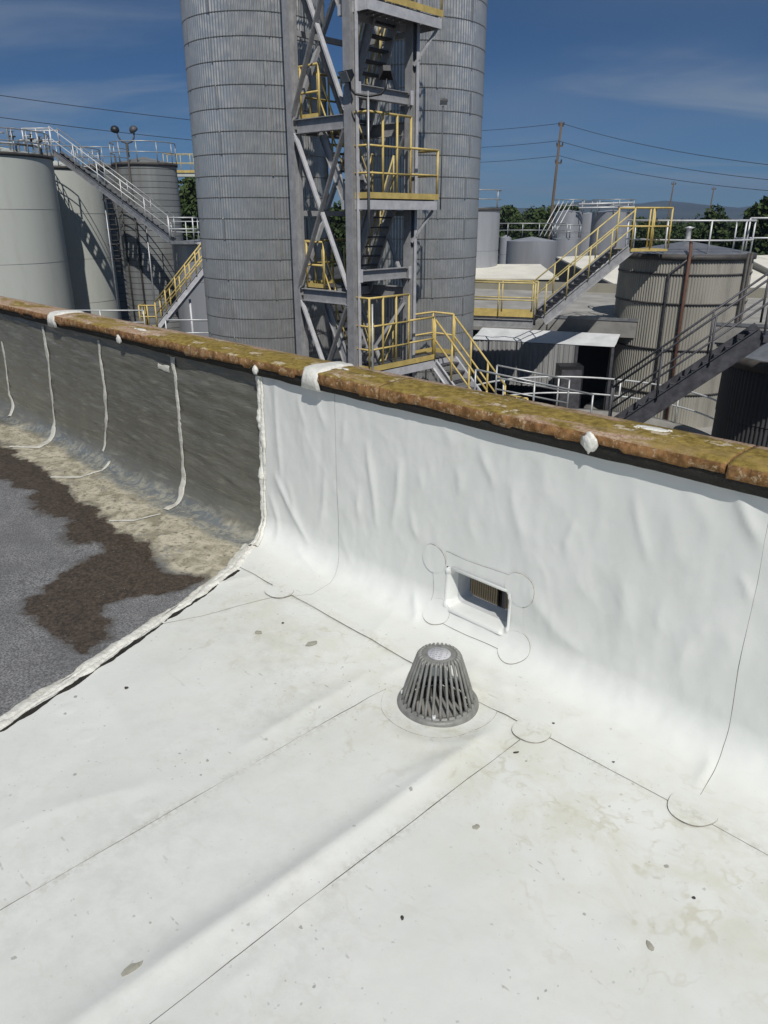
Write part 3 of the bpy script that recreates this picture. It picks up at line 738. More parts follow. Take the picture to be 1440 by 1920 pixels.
# ragged sealant along the edge of the white sheet
ev = [(float(a), float(b)) for a, b in zip(ES, ET) if b <= TTOP - .0]
ev.append((ev[-1][0], TTOP - .005))
wl_ = [e for e in ev if e[1] >= 1.95]; fl_ = [e for e in ev if -1.0 < e[1] <= 1.97 or e[1] == wl_[0][1]]
fl_ = [(edge_s(-1.0).item(), -1.0)] + fl_ + [wl_[0]]
bead('sealant_edge', wl_, .014, M['sealant'], par, .012, 140, .8, .008, .7)
bead('sealant_edge', [(s + .023, t) for s, t in wl_], .009, M['sealant'], par, .013, 150, .8, .008, .8)
bead('sealant_edge', [(s - .018, t) for s, t in wl_], .009, M['sealant'], par, .002, 155, .9, .008, .6)
bead('sealant_edge', fl_, .012, M['sealant'], roof, .006, 141, .8, .008, .6)
bead('sealant_edge', [(s - .024, t) for s, t in fl_], .012, M['sealant'], roof, .000, 142, .9, .008, .55)
bead('sealant_edge', [(s - .046, t) for s, t in fl_], .010, M['sealant_old'], roof, -.004, 143, 1., .008, .5)
bead('sealant_edge', [(s - .068, t) for s, t in fl_[6:]], .012, M['sealant_old'], roof, -.005, 145, 1., .008, .4)
bead('edge_shade_line', [(s + .022, t) for s, t in fl_[:7]], .010, M['tar'], roof, .0045, 144, .9, .008, .18)  # black line standing in for the shade under the lifted edge

# scupper: four flange strips, four round corner patches, throat liner and grille
def flange(s0, s1, t0, t1, off, sk):
    ns, nt = max(4, int((s1 - s0) / .012)), max(4, int((t1 - t0) / .012))
    k, j = np.meshgrid(np.linspace(0, 1, ns), np.linspace(0, 1, nt))
    wob = .004 * np.sin(k * 5 + s0 * 30)
    me = grid_mesh('flange_strip', s0 + (s1 - s0) * k + .003 * np.sin(j * 6), t0 + (t1 - t0) * j + wob, off, sk, ATT, lip=.0012, line=.0015)
    me.materials.append(M['membrane']); me.materials.append(M['grime']); return obj('flange_strip', me, par)
e = .012
flange(HS0 - .02, HS1 + .01, HT1 + e, HT1 + .075, .0070, 't')
flange(HS0 - .01, HS1 + .02, HT0 - .075, HT0 - e, .0070, 'b')
flange(HS0 - .085, HS0 - e, HT0 - .02, HT1 + .02, .0074, 'l')
flange(HS1 + e, HS1 + .075, HT0 - .02, HT1 + .02, .0074, '')
for (u, v), r in zip([(816, 1047), (820, 1149), (976, 1105), (964, 1215)], (.063, .063, .068, .068)):
    s, t = pixst(u, v); patch_disc('patch', s, t, r, .0088, par, lip=.0035)
def rr_loop(ex, n=10, rad=.03):
    "rounded rectangle round the opening in (s,t), grown by ex"
    s0, s1, t0, t1 = HS0 - ex, HS1 + ex, HT0 - ex, HT1 + ex; rad = max(.004, rad + ex * .5); L = []
    for cs, ct, a0 in ((s1 - rad, t1 - rad, 0), (s0 + rad, t1 - rad, 90), (s0 + rad, t0 + rad, 180), (s1 - rad, t0 + rad, 270)):
        L += [(cs + rad * math.cos(R(a0 + 90 * i / n)), ct + rad * math.sin(R(a0 + 90 * i / n))) for i in range(n + 1)]
    return L
lv = []
for ex, off, dep in ((.020, .0095, 0), (.012, .014, 0), (.004, .012, .006), (-.004, .005, .02), (-.007, .0, .045), (-.008, 0, .06), (-.009, 0, .09), (-.009, 0, .125)):
    row = []
    for k, (s, t) in enumerate(rr_loop(ex)):
        p = surf_v(s, t, off + .004 * math.sin(k * .8) * (dep < .03)); 
        if dep >= .04: p = Vector((s, YW + dep, p.z if t > TC else max(p.z, z0h)))
        else: p.y += dep
        row.append(p)
    lv.append(row)
n = len(lv[0]); mb = MB()
mb.add([p for row in lv for p in row], [(i * n + k, i * n + (k + 1) % n, (i + 1) * n + (k + 1) % n, (i + 1) * n + k) for i in range(4) for k in range(n)], True)
mb.build('scupper_lip', M['membrane'], par)
mb = MB(); mb.add([p for row in lv[4:] for p in row], [(i * n + k, i * n + (k + 1) % n, (i + 1) * n + (k + 1) % n, (i + 1) * n + k) for i in range(3) for k in range(n)], True)
mb.build('scupper_liner', M['liner'], par)
# collecting box outside the scupper with a slatted screen
cb = empty('collector_box', (0, 0, 0), WROT)
tag(cb, 'brown slatted screen of a drain box seen through the scupper opening', 'drain box')
y0, y1 = YW + .60, YW + 1.0; x0, x1 = -2.75, -1.55; zb = 1.6 - .669 * (y1 - .014)
MB().bbox((x0, y0, zb - .30), (x1, y1 + .03, zb - .285)).build('box_floor', M['steel_dark'], cb)
MB().bbox((x0, y1 + .002, zb - .284), (x1, y1 + .012, zb + .30)).build('back_plate', M['tar'], cb)
MB().bbox((x0, y1 - .040, zb - .05), (x1, y1 - .002, zb)).build('screen_rail', M['steel_light'], cb)
slat = MB(); slat.bbox((-.0042, -.010, 0), (.0042, .006, .30)); sm = slat.fixed('slat'); sm.materials.append(M['grille'])
x = x0 + .02
while x < x1:
    o = obj('slat', sm, cb); o.location = (x, y1 - .014, zb + .003); x += .0165
MB().bbox((-2.16, y1 - .07, zb - .284), (-2.145, y1 - .05, zb + .29)).build('screen_post', M['steel_dark'], cb)
MB().tube([(x0 + .1, y0 + .1, zb - .25), (x1 - .1, y0 + .14, zb - .25)], .035, 8).build('debris_roll', M['grit'], cb)

# round patches at the floor laps
for (u, v), r in zip([(525, 1110), (997, 1369), (1297, 1520)], (.066, .064, .068)):
    s, t = pixst(u, v); patch_disc('patch', s, t, r, .0086, roof, lip=.004)
patch_disc('drain_target', DR[0], DR[1], .205, .0035, roof, nr=16, na=72, hole=.56)

# coping: segments with a ragged drip edge over black tar
CF, CB_, CZ = 2.092, 2.315, .958
def coping_seg(s0, s1, seed):
    n = max(8, int((s1 - s0) / .012)); s = np.linspace(s0, s1, n); a = np.arange(n)
    drop = .033 + .013 * fbm(s * 2.6, s * 0, seed, 3, .5) + .009 * np.sign(fbm(s * 1.7, s * 0 + 3, seed + 3, 2)) * (fbm(s * 5, s * 0 + 8, seed, 2) > .1)
    drop = np.clip(drop, .014, .054)
    # profile: back foot, back top, top, front edge, drip
    tl = [(CB_, -.06 + 0 * s), (CB_ + .004, -.012 + 0 * s), (CB_ - .006, 0 * s), (2.24, .004 + 0 * s), (2.17, .004 + 0 * s), (CF + .03, -.002 + 0 * s), (CF + .004, -.005 + 0 * s),
          (CF, -.009 + 0 * s), (CF - .003, -.016 - .35 * drop), (CF - .003, -.016 - .7 * drop), (CF + .002, -.016 - drop), (CF + .014, -.016 - drop + .004), (CF + .016, -.02 + 0 * s)]
    rows = []
    for j, (y, z) in enumerate(tl):
        nn = .0014 * fbm(s * 5, s * 0 + j * .4, seed + 20, 4) + (.0008 if 7 < j < 12 else .0003) * fbm(s * 40, s * 0 + j * 1.3, seed + 21, 2)
        rows.append(np.stack([s, y + nn, CZ + z + nn], -1))
    V = np.stack(rows, 0); K = len(tl)
    mb = MB(); mb.add(V.reshape(-1, 3).tolist(), [(j * n + i, j * n + i + 1, (j + 1) * n + i + 1, (j + 1) * n + i) for j in range(K - 1) for i in range(n - 1)] +
                      [tuple(j * n for j in range(K)), tuple(j * n + n - 1 for j in reversed(range(K)))], True)
    return mb.build('coping_cap', M['coping'], par)
J1 = pixst(560, 700); J2 = pixst(70, 590)
def cop_s(u, v):
    d = Vector(ray(u, v)); k = (CZ - EYE) / d.z; return (k * d).dot(EX), (k * d).dot(EY)
sj1, sj2 = cop_s(597, 694)[0] - .02, cop_s(88, 590)[0]
cuts = [-12, sj2 - 3.0, sj2, sj1, cop_s(712, 722)[0], cop_s(1170, 812)[0] + 0.35, 4.5]
for i, (a, b) in enumerate(zip(cuts[:-1], cuts[1:])): coping_seg(a + .003, b - .003, 200 + 11 * i)
n = 900; s = np.linspace(-12, 4.5, n)
f1 = .006 * fbm(s * 4, s * 0, 300, 4); mb = MB()
rows = [np.stack([s, 2.104 + f1, np.full(n, CZ - .018)], -1), np.stack([s, 2.100 + f1, np.full(n, CZ - .05)], -1), np.stack([s, 2.103 + f1, CZ - .084 + .004 * fbm(s * 7, s * 0, 301, 3)], -1), np.stack([s, 2.15 + 0 * s, np.full(n, CZ - .080)], -1)]
mb.add(np.concatenate(rows).tolist(), [(j * n + i, j * n + i + 1, (j + 1) * n + i + 1, (j + 1) * n + i) for j in range(3) for i in range(n - 1)], True)
mb.build('tar_bed', M['tar'], par)
def coping_joint(s0, w):
    n = 14; mb = MB(); rows = []
    prof = [(CB_ + .012, -.07), (CB_ + .014, -.01), (CB_ - .01, .012), (2.24, .018), (2.15, .018), (CF + .02, .010), (CF - .012, -.006), (CF - .016, -.04), (CF - .012, -.085), (CF + .01, -.09)]
    for j, (y, z) in enumerate(prof):
        k = np.linspace(-.5, .5, n); s = s0 + k * w * (1 + .15 * math.sin(j * 1.7)) + .006 * math.sin(j * 2.3)
        nn = .005 * fbm(k * 3, k * 0 + j * .8, int(s0 * 10) + 900, 3); dome = .003 * (1 - (2 * k) ** 2) - .010 * (np.abs(k) > .46) - .006
        yy = y + (nn + dome) * (-1 if j > 5 else 0); zz = CZ + z + (nn + dome) * (1 if j <= 6 else 0)
        rows.append(np.stack([s, yy + 0 * k, zz + 0 * k], -1))
    V = np.concatenate(rows)
    mb.add(V.tolist(), [(j * n + i, j * n + i + 1, (j + 1) * n + i + 1, (j + 1) * n + i) for j in range(len(prof) - 1) for i in range(n - 1)], True)
    return mb.build('joint_sealant', M['sealant'], par)
coping_joint(sj1, .12); coping_joint(sj2, .13)
def blob(name, c, rx, ry, rz, m, parent, seed):
    bm = bmesh.new(); bmesh.ops.create_icosphere(bm, subdivisions=3, radius=1)
    for v in bm.verts:
        k = 1 + .42 * float(fbm(v.co.x * 2.2 + seed, v.co.y * 2.2 + v.co.z * 1.7, seed, 3)); v.co = Vector((v.co.x * rx * k, v.co.y * ry * k, v.co.z * rz * k))
    for f in bm.faces: f.smooth = True
    me = bpy.data.meshes.new(name); bm.to_mesh(me); bm.free(); o = obj(name, me, parent, m); o.location = c; return o
for (u, v), r in (((222, 636), .030), ((478, 694), .022), ((1105, 831), .034)):
    d = Vector(ray(u, v)); k = (CF - .004) / d.dot(EY); blob('bolt_sealant', (k * d.dot(EX), CF - .002, EYE + k * d.z), r * .85, .011, r * .95, M['sealant'], par, int(u))
def splat(u, v, rx, ry, seed, parts):
    s0, y0 = cop_s(u, v); rng = random.Random(seed)
    for k in range(parts):
        n = 22; cx_, cy_ = s0 + (rng.uniform(-rx, rx) if k else 0), y0 + (rng.uniform(-ry, ry) if k else 0); f = 1.0 if not k else rng.uniform(.12, .35)
        rim = [(rx * f * rng.uniform(.55, 1.15) * math.cos(6.283 * i / n), ry * f * rng.uniform(.55, 1.15) * math.sin(6.283 * i / n)) for i in range(n)]
        mb = MB(); mb.add([(x, y, -.004) for x, y in rim] + [(x * .8, y * .8, .0025) for x, y in rim] + [(0, 0, .003)], [(i, (i + 1) % n, n + (i + 1) % n, n + i) for i in range(n)] + [(n + i, n + (i + 1) % n, 2 * n) for i in range(n)], True)
        o = mb.build('white_splash', M['sealant'], par); o.location = (cx_, cy_, CZ + .005)
splat(1222, 806, .060, .024, 5, 7); splat(265, 619, .07, .016, 6, 4); splat(640, 693, .06, .014, 8, 4)

# ------------------------------------------------------------------ roof drain
FZ = float(surf(DR[0], DR[1] - .14, .0035)[2])
wp = EX * DR[0] + EY * DR[1]
dr = empty('roof_drain', (wp.x, wp.y, FZ + .002), R(12))
tag(dr, 'grey cast roof drain with a cone shaped slotted strainer on the white membrane', 'roof drain')
b = MB(); b.lathe([(.116, .004), (.118, .011), (.132, .013), (.140, .010), (.145, .003), (.147, -.008)], 64); b.build('clamp_ring', M['cast'], dr)
b = MB(); b.lathe([(.119, .008), (.112, -.01), (.095, -.05), (.06, -.075), (.0005, -.08)], 48); b.build('bowl', M['bowl'], dr)
b = MB(); b.lathe([(.118, .010), (.119, .018), (.129, .019), (.133, .010)], 64); b.build('base_ring', M['cast'], dr)
HT = .196
b = MB(); b.lathe([(.0005, HT), (.056, HT), (.063, HT - .002), (.066, HT - .008), (.060, HT - .016), (.052, HT - .018), (.0005, HT - .018)], 48); b.build('cap', M['cast'], dr)
bar = MB(); NB = 30
bar.tube([(.126, 0, .012), (.117, 0, .05), (.095, 0, .125), (.080, 0, .172), (.0755, 0, .185), (.069, 0, HT - .003), (.060, 0, HT + .002)], [.0066, .0052, .0050, .0050, .0056, .0056, .003], 6)
bmsh = bar.fixed('strainer_bar'); bmsh.materials.append(M['cast'])
for i in range(NB):
    o = obj('strainer_bar', bmsh, dr); o.rotation_euler.z = 2 * math.pi * (i + .5) / NB
b = MB(); b.lathe([(.0005, .0012), (.040, .0012), (.0405, 0)], 40); o = b.build('sticker', M['sticker'], dr); o.location = (0, 0, HT + .0006); o.rotation_euler.z = R(-25)
lug = MB(); lug.tube([(.127, 0, .012), (.127, 0, .03)], .007, 8); lm = lug.fixed('clamp_bolt'); lm.materials.append(M['rail_white'])
for a in (-112, 40, 160):
    o = obj('clamp_bolt', lm, dr); o.rotation_euler.z = R(a)

# flakes, leaves and grit lying on the roof
def flake(name, uv, w, h, rot, m, label, cat, seed, group=None):
    s, t = pixst(*uv); p = surf_v(s, t, .004); n = 9; mb = MB()
    top = []; rng = random.Random(seed)
    for i in range(n):
        a = 2 * math.pi * i / n; r = rng.uniform(.65, 1.1)
        top.append((w * .5 * r * math.cos(a), h * .5 * r * math.sin(a), .0006 + rng.uniform(0, .0008)))
    vs = [(x, y, z - .003) for x, y, z in top] + top + [(0, 0, .0016)]
    mb.add(vs, [(i, (i + 1) % n, n + (i + 1) % n, n + i) for i in range(n)] + [(n + i, n + (i + 1) % n, 2 * n) for i in range(n)])
    o = mb.build(name, m); q = EX * p.x + EY * p.y; o.location = (q.x, q.y, p.z + .0012); o.rotation_euler.z = rot
    tag(o, label, cat, group)
G = 'debris lying on the white membrane'
flake('membrane_scrap', (585, 1208), .062, .030, .4, M['flake'], 'grey scrap above the circled spot, left of the drain', 'scrap', 1, G)
flake('membrane_scrap', (247, 1823), .052, .022, .75, M['flake'], 'grey pointed scrap near the lower left corner of the photo', 'scrap', 2, G)
flake('membrane_scrap', (1218, 1775), .016, .030, .3, M['flake'], 'grey scrap on the bare floor at lower right', 'scrap', 3, G)
flake('dirt_clump', (485, 1187), .034, .028, .1, M['flake'], 'mottled dirt clump left of the grey scrap', 'dirt', 4, G)
flake('dirt_clump', (893, 1552), .022, .020, .1, M['flake'], 'small dirt clump below the drain, right of the long seam', 'dirt', 5, G)
flake('pebble', (237, 1292), .016, .014, .1, M['grit'], 'black pebble near the old roof edge', 'pebble', 6, G)
flake('pebble', (530, 1169), .014, .010, .1, M['grit'], 'dark pebble below the left round floor patch', 'pebble', 7, G)
flake('pebble', (1038, 1356), .012, .010, .1, M['grit'], 'dark pebble just right of the middle round floor patch', 'pebble', 8, G)
flake('pebble', (1150, 1430), .012, .007, .2, M['grit'], 'dark pebble on the lapped strip between two floor patches', 'pebble', 9, G)
flake('pebble', (754, 1725), .010, .012, .2, M['grit'], 'dark pebble at the bottom centre, right of the seam', 'pebble', 10, G)
flake('pebble', (1300, 1686), .010, .008, .2, M['grit'], 'dark pebble on the floor at far right', 'pebble', 11, G)
flake('pebble', (968, 1410), .022, .009, .2, M['grit'], 'dark elongated pebble under the middle round floor patch', 'pebble', 12, G)

# ================================================================== BACKGROUND: tank yard
GZ = -6.2
def cyl_band_mesh(name, rad, h, ribs, amp, m, seg=None, lap=0.006):
    "one horizontal course of corrugated sheet with a lapped top edge"
    seg = seg or ribs * 6; mb = MB(); ang = [2 * math.pi * k / seg for k in range(seg)]
    rr = [rad + amp * math.cos(ribs * a) for a in ang]
    rows = [(0.0, lap), (0.03, lap), (h * .5, lap * .5), (h - .002, 0.0)]
    vs = [((r + o) * math.cos(a), (r + o) * math.sin(a), z) for z, o in rows for r, a in zip(rr, ang)]
    fs = [(j * seg + k, j * seg + (k + 1) % seg, (j + 1) * seg + (k + 1) % seg, (j + 1) * seg + k) for j in range(len(rows) - 1) for k in range(seg)]
    fs += [(k, (k + 1) % seg, 4 * seg + (k + 1) % seg, 4 * seg + k) for k in range(seg)]
    vs += [((r - .01) * math.cos(a), (r - .01) * math.sin(a), 0) for r, a in zip(rr, ang)]
    mb.add(vs, fs, True); me = mb.fixed(name); me.materials.append(m); return me
def arc(c, r, z, a0, a1, n=24): return [Vector((c[0] + r * math.cos(a0 + (a1 - a0) * i / n), c[1] + r * math.sin(a0 + (a1 - a0) * i / n), z)) for i in range(n + 1)]
POSTS = {}
def railing(parent, pts, h=1.07, m=None, rails=(1.0, 0.52), r=.021, spacing=1.4, toe=0.0, toem=None, pr=None, smooth=False, post_at=None, name='railing'):
    "guard rail along foot points: the top rail with its posts, lower rails and toe board as children"
    pts = [Vector(p) for p in pts]; up = Vector((0, 0, 1)); m = m or M['rail_grey']
    o = MB().tube([p + up * h * rails[0] for p in pts], r, 8).build(name, m, parent)
    for k in rails[1:]: MB().tube([p + up * h * k for p in pts], r * .9, 8).build('mid_rail', m, o)
    pr = pr or r
    key = (round(h, 3), round(pr, 4), m.name)
    if key not in POSTS:
        me = MB().tube([(0, 0, 0), (0, 0, h)], pr, 8).fixed('post'); me.materials.append(m); POSTS[key] = me
    ps = []
    if smooth or post_at is not None: ps = post_at or pts[::max(1, int(spacing / max(.01, (pts[1] - pts[0]).length)))]
    else:
        for a, b in zip(pts[:-1], pts[1:]):
            n = max(1, round((b - a).length / spacing)); ps += [a + (b - a) * i / n for i in range(n)]
        ps.append(pts[-1])
    for p in ps:
        q = obj('post', POSTS[key], o); q.location = p
    if toe:
        for a, b in zip(pts[:-1], pts[1:]):
            MB().bar(a + up * (toe / 2 + .01), b + up * (toe / 2 + .01), .012, toe).build('toe_board', toem or m, o)
    return o
def stair(parent, p, q, width, side, m_str, m_tread, n=9, st_h=.24, tread=.24, name='stair_flight', thick=.035, channel=True):
    "flight from low point p to high point q (centre line); side is the horizontal sideways direction"
    p, q, side = Vector(p), Vector(q), Vector(side).normalized()
    fl = empty(name, (0, 0, 0), 0, parent)
    d = (q - p).normalized(); nrm = side.cross(d).normalized()
    if nrm.z < 0: nrm = -nrm
    for k in (-1, 1):
        mb = MB(); c = side * (k * width / 2)
        mb.bar(p + c, q + c, .014, st_h, nrm)
        for e in (-1, 1): mb.bar(p + c + nrm * e * (st_h / 2 - .007) + side * k * .03, q + c + nrm * e * (st_h / 2 - .007) + side * k * .03, .05, .014, nrm)
        mb.build('stringer', m_str, fl)
    run = Vector((q.x - p.x, q.y - p.y, 0)).normalized()
    tm = MB().box((0, 0, 0), (tread, width - .03, thick), (run, side, Vector((0, 0, 1)))).fixed('tread'); tm.materials.append(m_tread)
    for i in range(n):
        o = obj('tread', tm, fl); o.location = p + (q - p) * ((i + .6) / n) + nrm * .02
    return fl
def stair_rail(parent, p, q, off, m, h=1.0, r=.021, nposts=4, ext=0.0, name='handrail', mid=.5):
    p, q, off = Vector(p) + Vector(off), Vector(q) + Vector(off), Vector((0, 0, 1))
    o = MB().tube([p + off * h, q + off * h], r, 8).build(name, m, parent)
    if mid: MB().tube([p + off * h * mid, q + off * h * mid], r * .9, 8).build('mid_rail', m, o)
    key = (round(h, 3), round(r, 4), m.name)
    if key not in POSTS:
        me = MB().tube([(0, 0, 0), (0, 0, h)], r, 8).fixed('post'); me.materials.append(m); POSTS[key] = me
    for i in range(nposts):
        x = obj('post', POSTS[key], o); x.location = p + (q - p) * (i / (nposts - 1))
    return o
def cyl(name, rad, z0, z1, m, parent, n=64, top=True, cone=0.0):
    prof = [(rad, z0), (rad, z1)]
    return MB().lathe(prof, n).build(name, m, parent)

# ------------------------------------------------------------------ the two tall silos
def silo(u0, u1, D, label):
    rad = (upx(u1, D) - upx(u0, D)) / 2 * .996; x = upx((u0 + u1) / 2, D)
    th = empty('silo', (x, D, GZ)); tag(th, label, 'silo', 'tall corrugated silos')
    bh = .53; me = cyl_band_mesh('corrugated_course', rad, bh, 136, .016, M['silo'], seg=816)
    for i in range(36):
        o = obj('corrugated_course', me, th); o.location.z = .3 + i * bh; o.rotation_euler.z = (i % 5) * 2 * math.pi / 136 * 7
    MB().lathe([(rad + .1, 0), (rad + .1, .3), (rad - .1, .3)], 64).build('footing', M['concrete'], th)
    zt = .3 + 36 * bh
    MB().lathe([(rad + .06, zt - .1), (rad + .08, zt), (.5, zt + 1.3), (.5, zt + 1.6), (.001, zt + 1.65)], 64).build('roof_cone', M['silo'], th)
    sm = MB().bbox((-.022, -.012, .01), (.022, .004, bh - .01)).fixed('joint_strap'); sm.materials.append(M['silo'])
    for i in range(7, 36):
        for k in range(2):
            a = R(-150 + 75 * k + 31 * (i % 2) + (i * 7) % 5); o = obj('joint_strap', sm, th); o.location = ((rad + .022) * math.cos(a), (rad + .022) * math.sin(a), .3 + i * bh); o.rotation_euler.z = a + math.pi / 2
    return th, x, rad
silo(376, 617, 23.4, 'tall corrugated silo left of the steel stair tower')
silo(658, 895, 23.9, 'tall corrugated silo right of the steel stair tower')

# ------------------------------------------------------------------ stair tower between the silos
C0 = Vector((upx(661, 18.5), 18.5, GZ)); C1 = Vector((upx(556, 19.8), 19.8, GZ)); C2 = Vector((upx(769, 20.0), 20.0, GZ))
AX = (C2 - C0); LA = AX.length; LB = (C1 - C0).length
tw_ = empty('stair_tower', C0, math.atan2(AX.y, AX.x))
tag(tw_, 'grey steel stair tower with yellow railed landings between the two tall silos', 'stair tower')
def V3(a, b, z): return Vector((a, b, z - GZ))
ZT = 10.5
for (a, b) in ((0, 0), (LA, 0), (0, LB), (LA, LB)):
    mb = MB(); hw = .11
    for k in (-1, 1): mb.bbox((a + k * hw - .009, b - .11, 0), (a + k * hw + .009, b + .11, ZT - GZ))
    mb.bbox((a - hw + .01, b - .007, 0), (a + hw - .01, b + .007, ZT - GZ)); mb.build('column', M['steel_grey'], tw_)
for a in (.075, LA + .075):  # pale strips added on the columns for their sunlit edge, brightness in the colour
    MB().bbox((a - .045, -.128, 0), (a + .045, -.112, ZT - GZ)).build('sunlit_strip', M['steel_light'], tw_)
MB().bbox((.128, LB - .06, 0), (.140, LB + .05, ZT - GZ)).build('sunlit_strip', M['steel_light'], tw_)
LV_L = (-3.9, -.10, 3.72, 7.6)          # landings on the left side
LV_R = (-1.98, 1.98, 5.86, 9.7)         # landings on the right side
for z in LV_L:
    for b0, b1, a in ((.01, LB - .01, 0), (.01, LB - .01, LA)):
        MB().ibar(V3(a, b0 + .12, z - .16), V3(a, b1 - .12, z - .16), .15, .30).build('beam', M['steel_grey'], tw_)
    MB().ibar(V3(.135, LB, z - .16), V3(LA - .135, LB, z - .16), .15, .30).build('beam', M['steel_grey'], tw_)
for z in (-3.5, .36, 4.27, 8.1):
    MB().ibar(V3(.14, 0, z - .1), V3(LA - .14, 0, z - .1), .15, .26).build('beam', M['steel_grey'], tw_)
    for a in (.135, LA - .135): MB().bbox(V3(a - .05, -.14, z - .24), V3(a + .05, -.128, z + .06)).build('gusset', M['steel_light'], tw_)
ang = .12
for z0, z1 in zip(LV_L[:-1], LV_L[1:]):  # cross bracing in the left face and the back face
    for a, mm in ((0, 'steel_light'), (LA, 'steel_grey')):
        for k, (p, q) in enumerate(((V3(a - .06, .12, z0 + .05), V3(a - .06, LB - .12, z1 - .36)), (V3(a - .10, LB - .12, z0 + .05), V3(a - .10, .12, z1 - .36)))):
            mb = MB(); mb.bar(p, q, .012, ang, (1, 0, 0)); mb.bar(p + Vector((-.0, 0, ang / 2)), q + Vector((0, 0, ang / 2)), ang, .012, (0, 0, 1))
            mb.build('brace', M['steel_light' if (k == 0 and a == 0) else 'steel_grey'], tw_)
    p, q = V3(.1, LB + .06, z0 + .05), V3(LA - .1, LB + .06, z1 - .36)
    MB().bar(p, q, .1, .1).build('brace', M['steel_grey'], tw_)
    MB().bar(V3(LA - .1, LB + .17, z0 + .05), V3(.1, LB + .17, z1 - .36), .1, .1).build('brace', M['steel_grey'], tw_)
    zm = (z0 + z1) / 2 - .15
    MB().bar(V3(.12, LB, zm), V3(LA - .12, LB, zm), .09, .12).build('strut', M['steel_grey'], tw_)
    MB().bar(V3(LA, .12, zm), V3(LA, LB - .12, zm), .09, .12).build('strut', M['steel_grey'], tw_)
    MB().tube([V3(LA - .3, LB - .1, z0), V3(LA - .3, LB - .1, z1)], .05, 8).build('conduit', M['rail_grey'], tw_)
for z0 in (.7,):
    MB().bar(V3(LA - .15, .05, z0 - 1.2), V3(1.0, .9, z0 - 3.0), .07, .07).build('brace', M['steel_grey'], tw_)
def platform(name, a0, a1, b0, b1, z, m_edge, light_beam=True):
    "grating deck: bearing bars in a frame"
    dk = MB().bbox(V3(a0 + .05, b0 + .05, z - .03), V3(a1 - .05, b1 - .05, z)).build(name, M['steel_dark'], tw_)
    zz = z - .14
    for p, q in ((V3(a0, b0, zz), V3(a1, b0, zz)), (V3(a1, b0 + .03, zz), V3(a1, b1 - .03, zz)), (V3(a1, b1, zz), V3(a0, b1, zz)), (V3(a0, b1 - .03, zz), V3(a0, b0 + .03, zz))):
        MB().bar(p, q, .03, .20).build('edge_beam', m_edge, dk)
    jm = MB().bbox((-.02, b0 + .06, -.11), (.02, b1 - .06, -.035)).fixed('joist'); jm.materials.append(M['steel_grey'])
    x = a0 + .2
    while x < a1 - .1:
        o = obj('joist', jm, dk); o.location = V3(x, 0, z); x += .22
    return dk
Y = M['yellow']
for i, z in enumerate(LV_R):
    a1 = 3.45 if i == 0 else 2.57
    platform('landing', .10, a1, -.42, .45, z, M['steel_light'])
    foot = [V3(.10, .10, z), V3(.10, -.42, z), V3(1.55, -.42, z)]
    railing(tw_, foot, 1.75, Y, (1.0, .62, .30), .028, .5, 0)
    tb = [V3(.10, .10, z), V3(.10, -.45, z), V3(2.60, -.45, z)]
    rl = railing(tw_, [V3(1.55, -.42, z), V3(2.57, -.42, z)] + ([V3(2.57, .3, z)] if i else []), 1.1, Y, (1.0, .49), .028, 1.05)
    for p, q in zip(tb[:-1], tb[1:]): MB().bar(p + Vector((0, 0, .06)), q + Vector((0, 0, .06)), .012, .13).build('toe_board', Y, tw_)
    if i:
        MB().bar(V3(LA, -.05, z - 1.0), V3(2.5, -.35, z - .25), .06, .06).build('knee_brace', M['steel_grey'], tw_)
    else:
        railing(tw_, [V3(LA + .15, .30, z), V3(3.42, .30, z), V3(3.42, -.42, z)], 1.1, Y, (1.0, .49), .028, .9, .12)
        # flight down from the lowest landing towards the viewer's right
        p0, p1 = V3(3.02, -2.2, z - 1.75), V3(3.02, -.45, z - .12)
        stair(tw_, p0, p1, .8, (1, 0, 0), M['steel_light'], M['steel_dark'], 8)
        for sx in (-.42, .42): stair_rail(tw_, p0, p1, (sx, 0, .1), Y, 1.05, .028, 4)
        railing(tw_, [V3(3.46, -2.25, z - 1.9), V3(3.46, -2.9, z - 1.9)], 1.05, Y, (1, .5), .028, .4)
        railing(tw_, [V3(2.58, -2.25, z - 1.9), V3(2.58, -2.9, z - 1.9)], 1.05, Y, (1, .5), .028, .4)
for i, z in enumerate(LV_L):
    platform('landing', .12, LA - .12, LB - .65, LB + .25, z, M['steel_grey'])
    railing(tw_, [V3(.16, LB - .75, z), V3(.16, LB - .12, z), V3(.16, LB + .25, z), V3(LA, LB + .25, z)], 1.1, Y, (1, .5), .028, .7, .1)
zs = sorted(list(LV_L) + list(LV_R))
for i, z in enumerate(zs[:-1]):
    z2 = zs[i + 1]; up_right = z in LV_L     # a flight up from a left landing ends on a right one
    ac = 1.50 if up_right else .62
    lo = V3(ac, LB - .62, z - .1) if up_right else V3(ac, .42, z - .1)
    hi = V3(ac, .42, z2 - .1) if up_right else V3(ac, LB - .62, z2 - .1)
    stair(tw_, lo, hi, .72, (1, 0, 0), M['steel_grey'], M['steel_dark'], 9)
    for sx in (-.38, .38): stair_rail(tw_, lo, hi, (sx, 0, .1), Y if sx < 0 else M['yellow_pale'], 1.0, .021, 3)
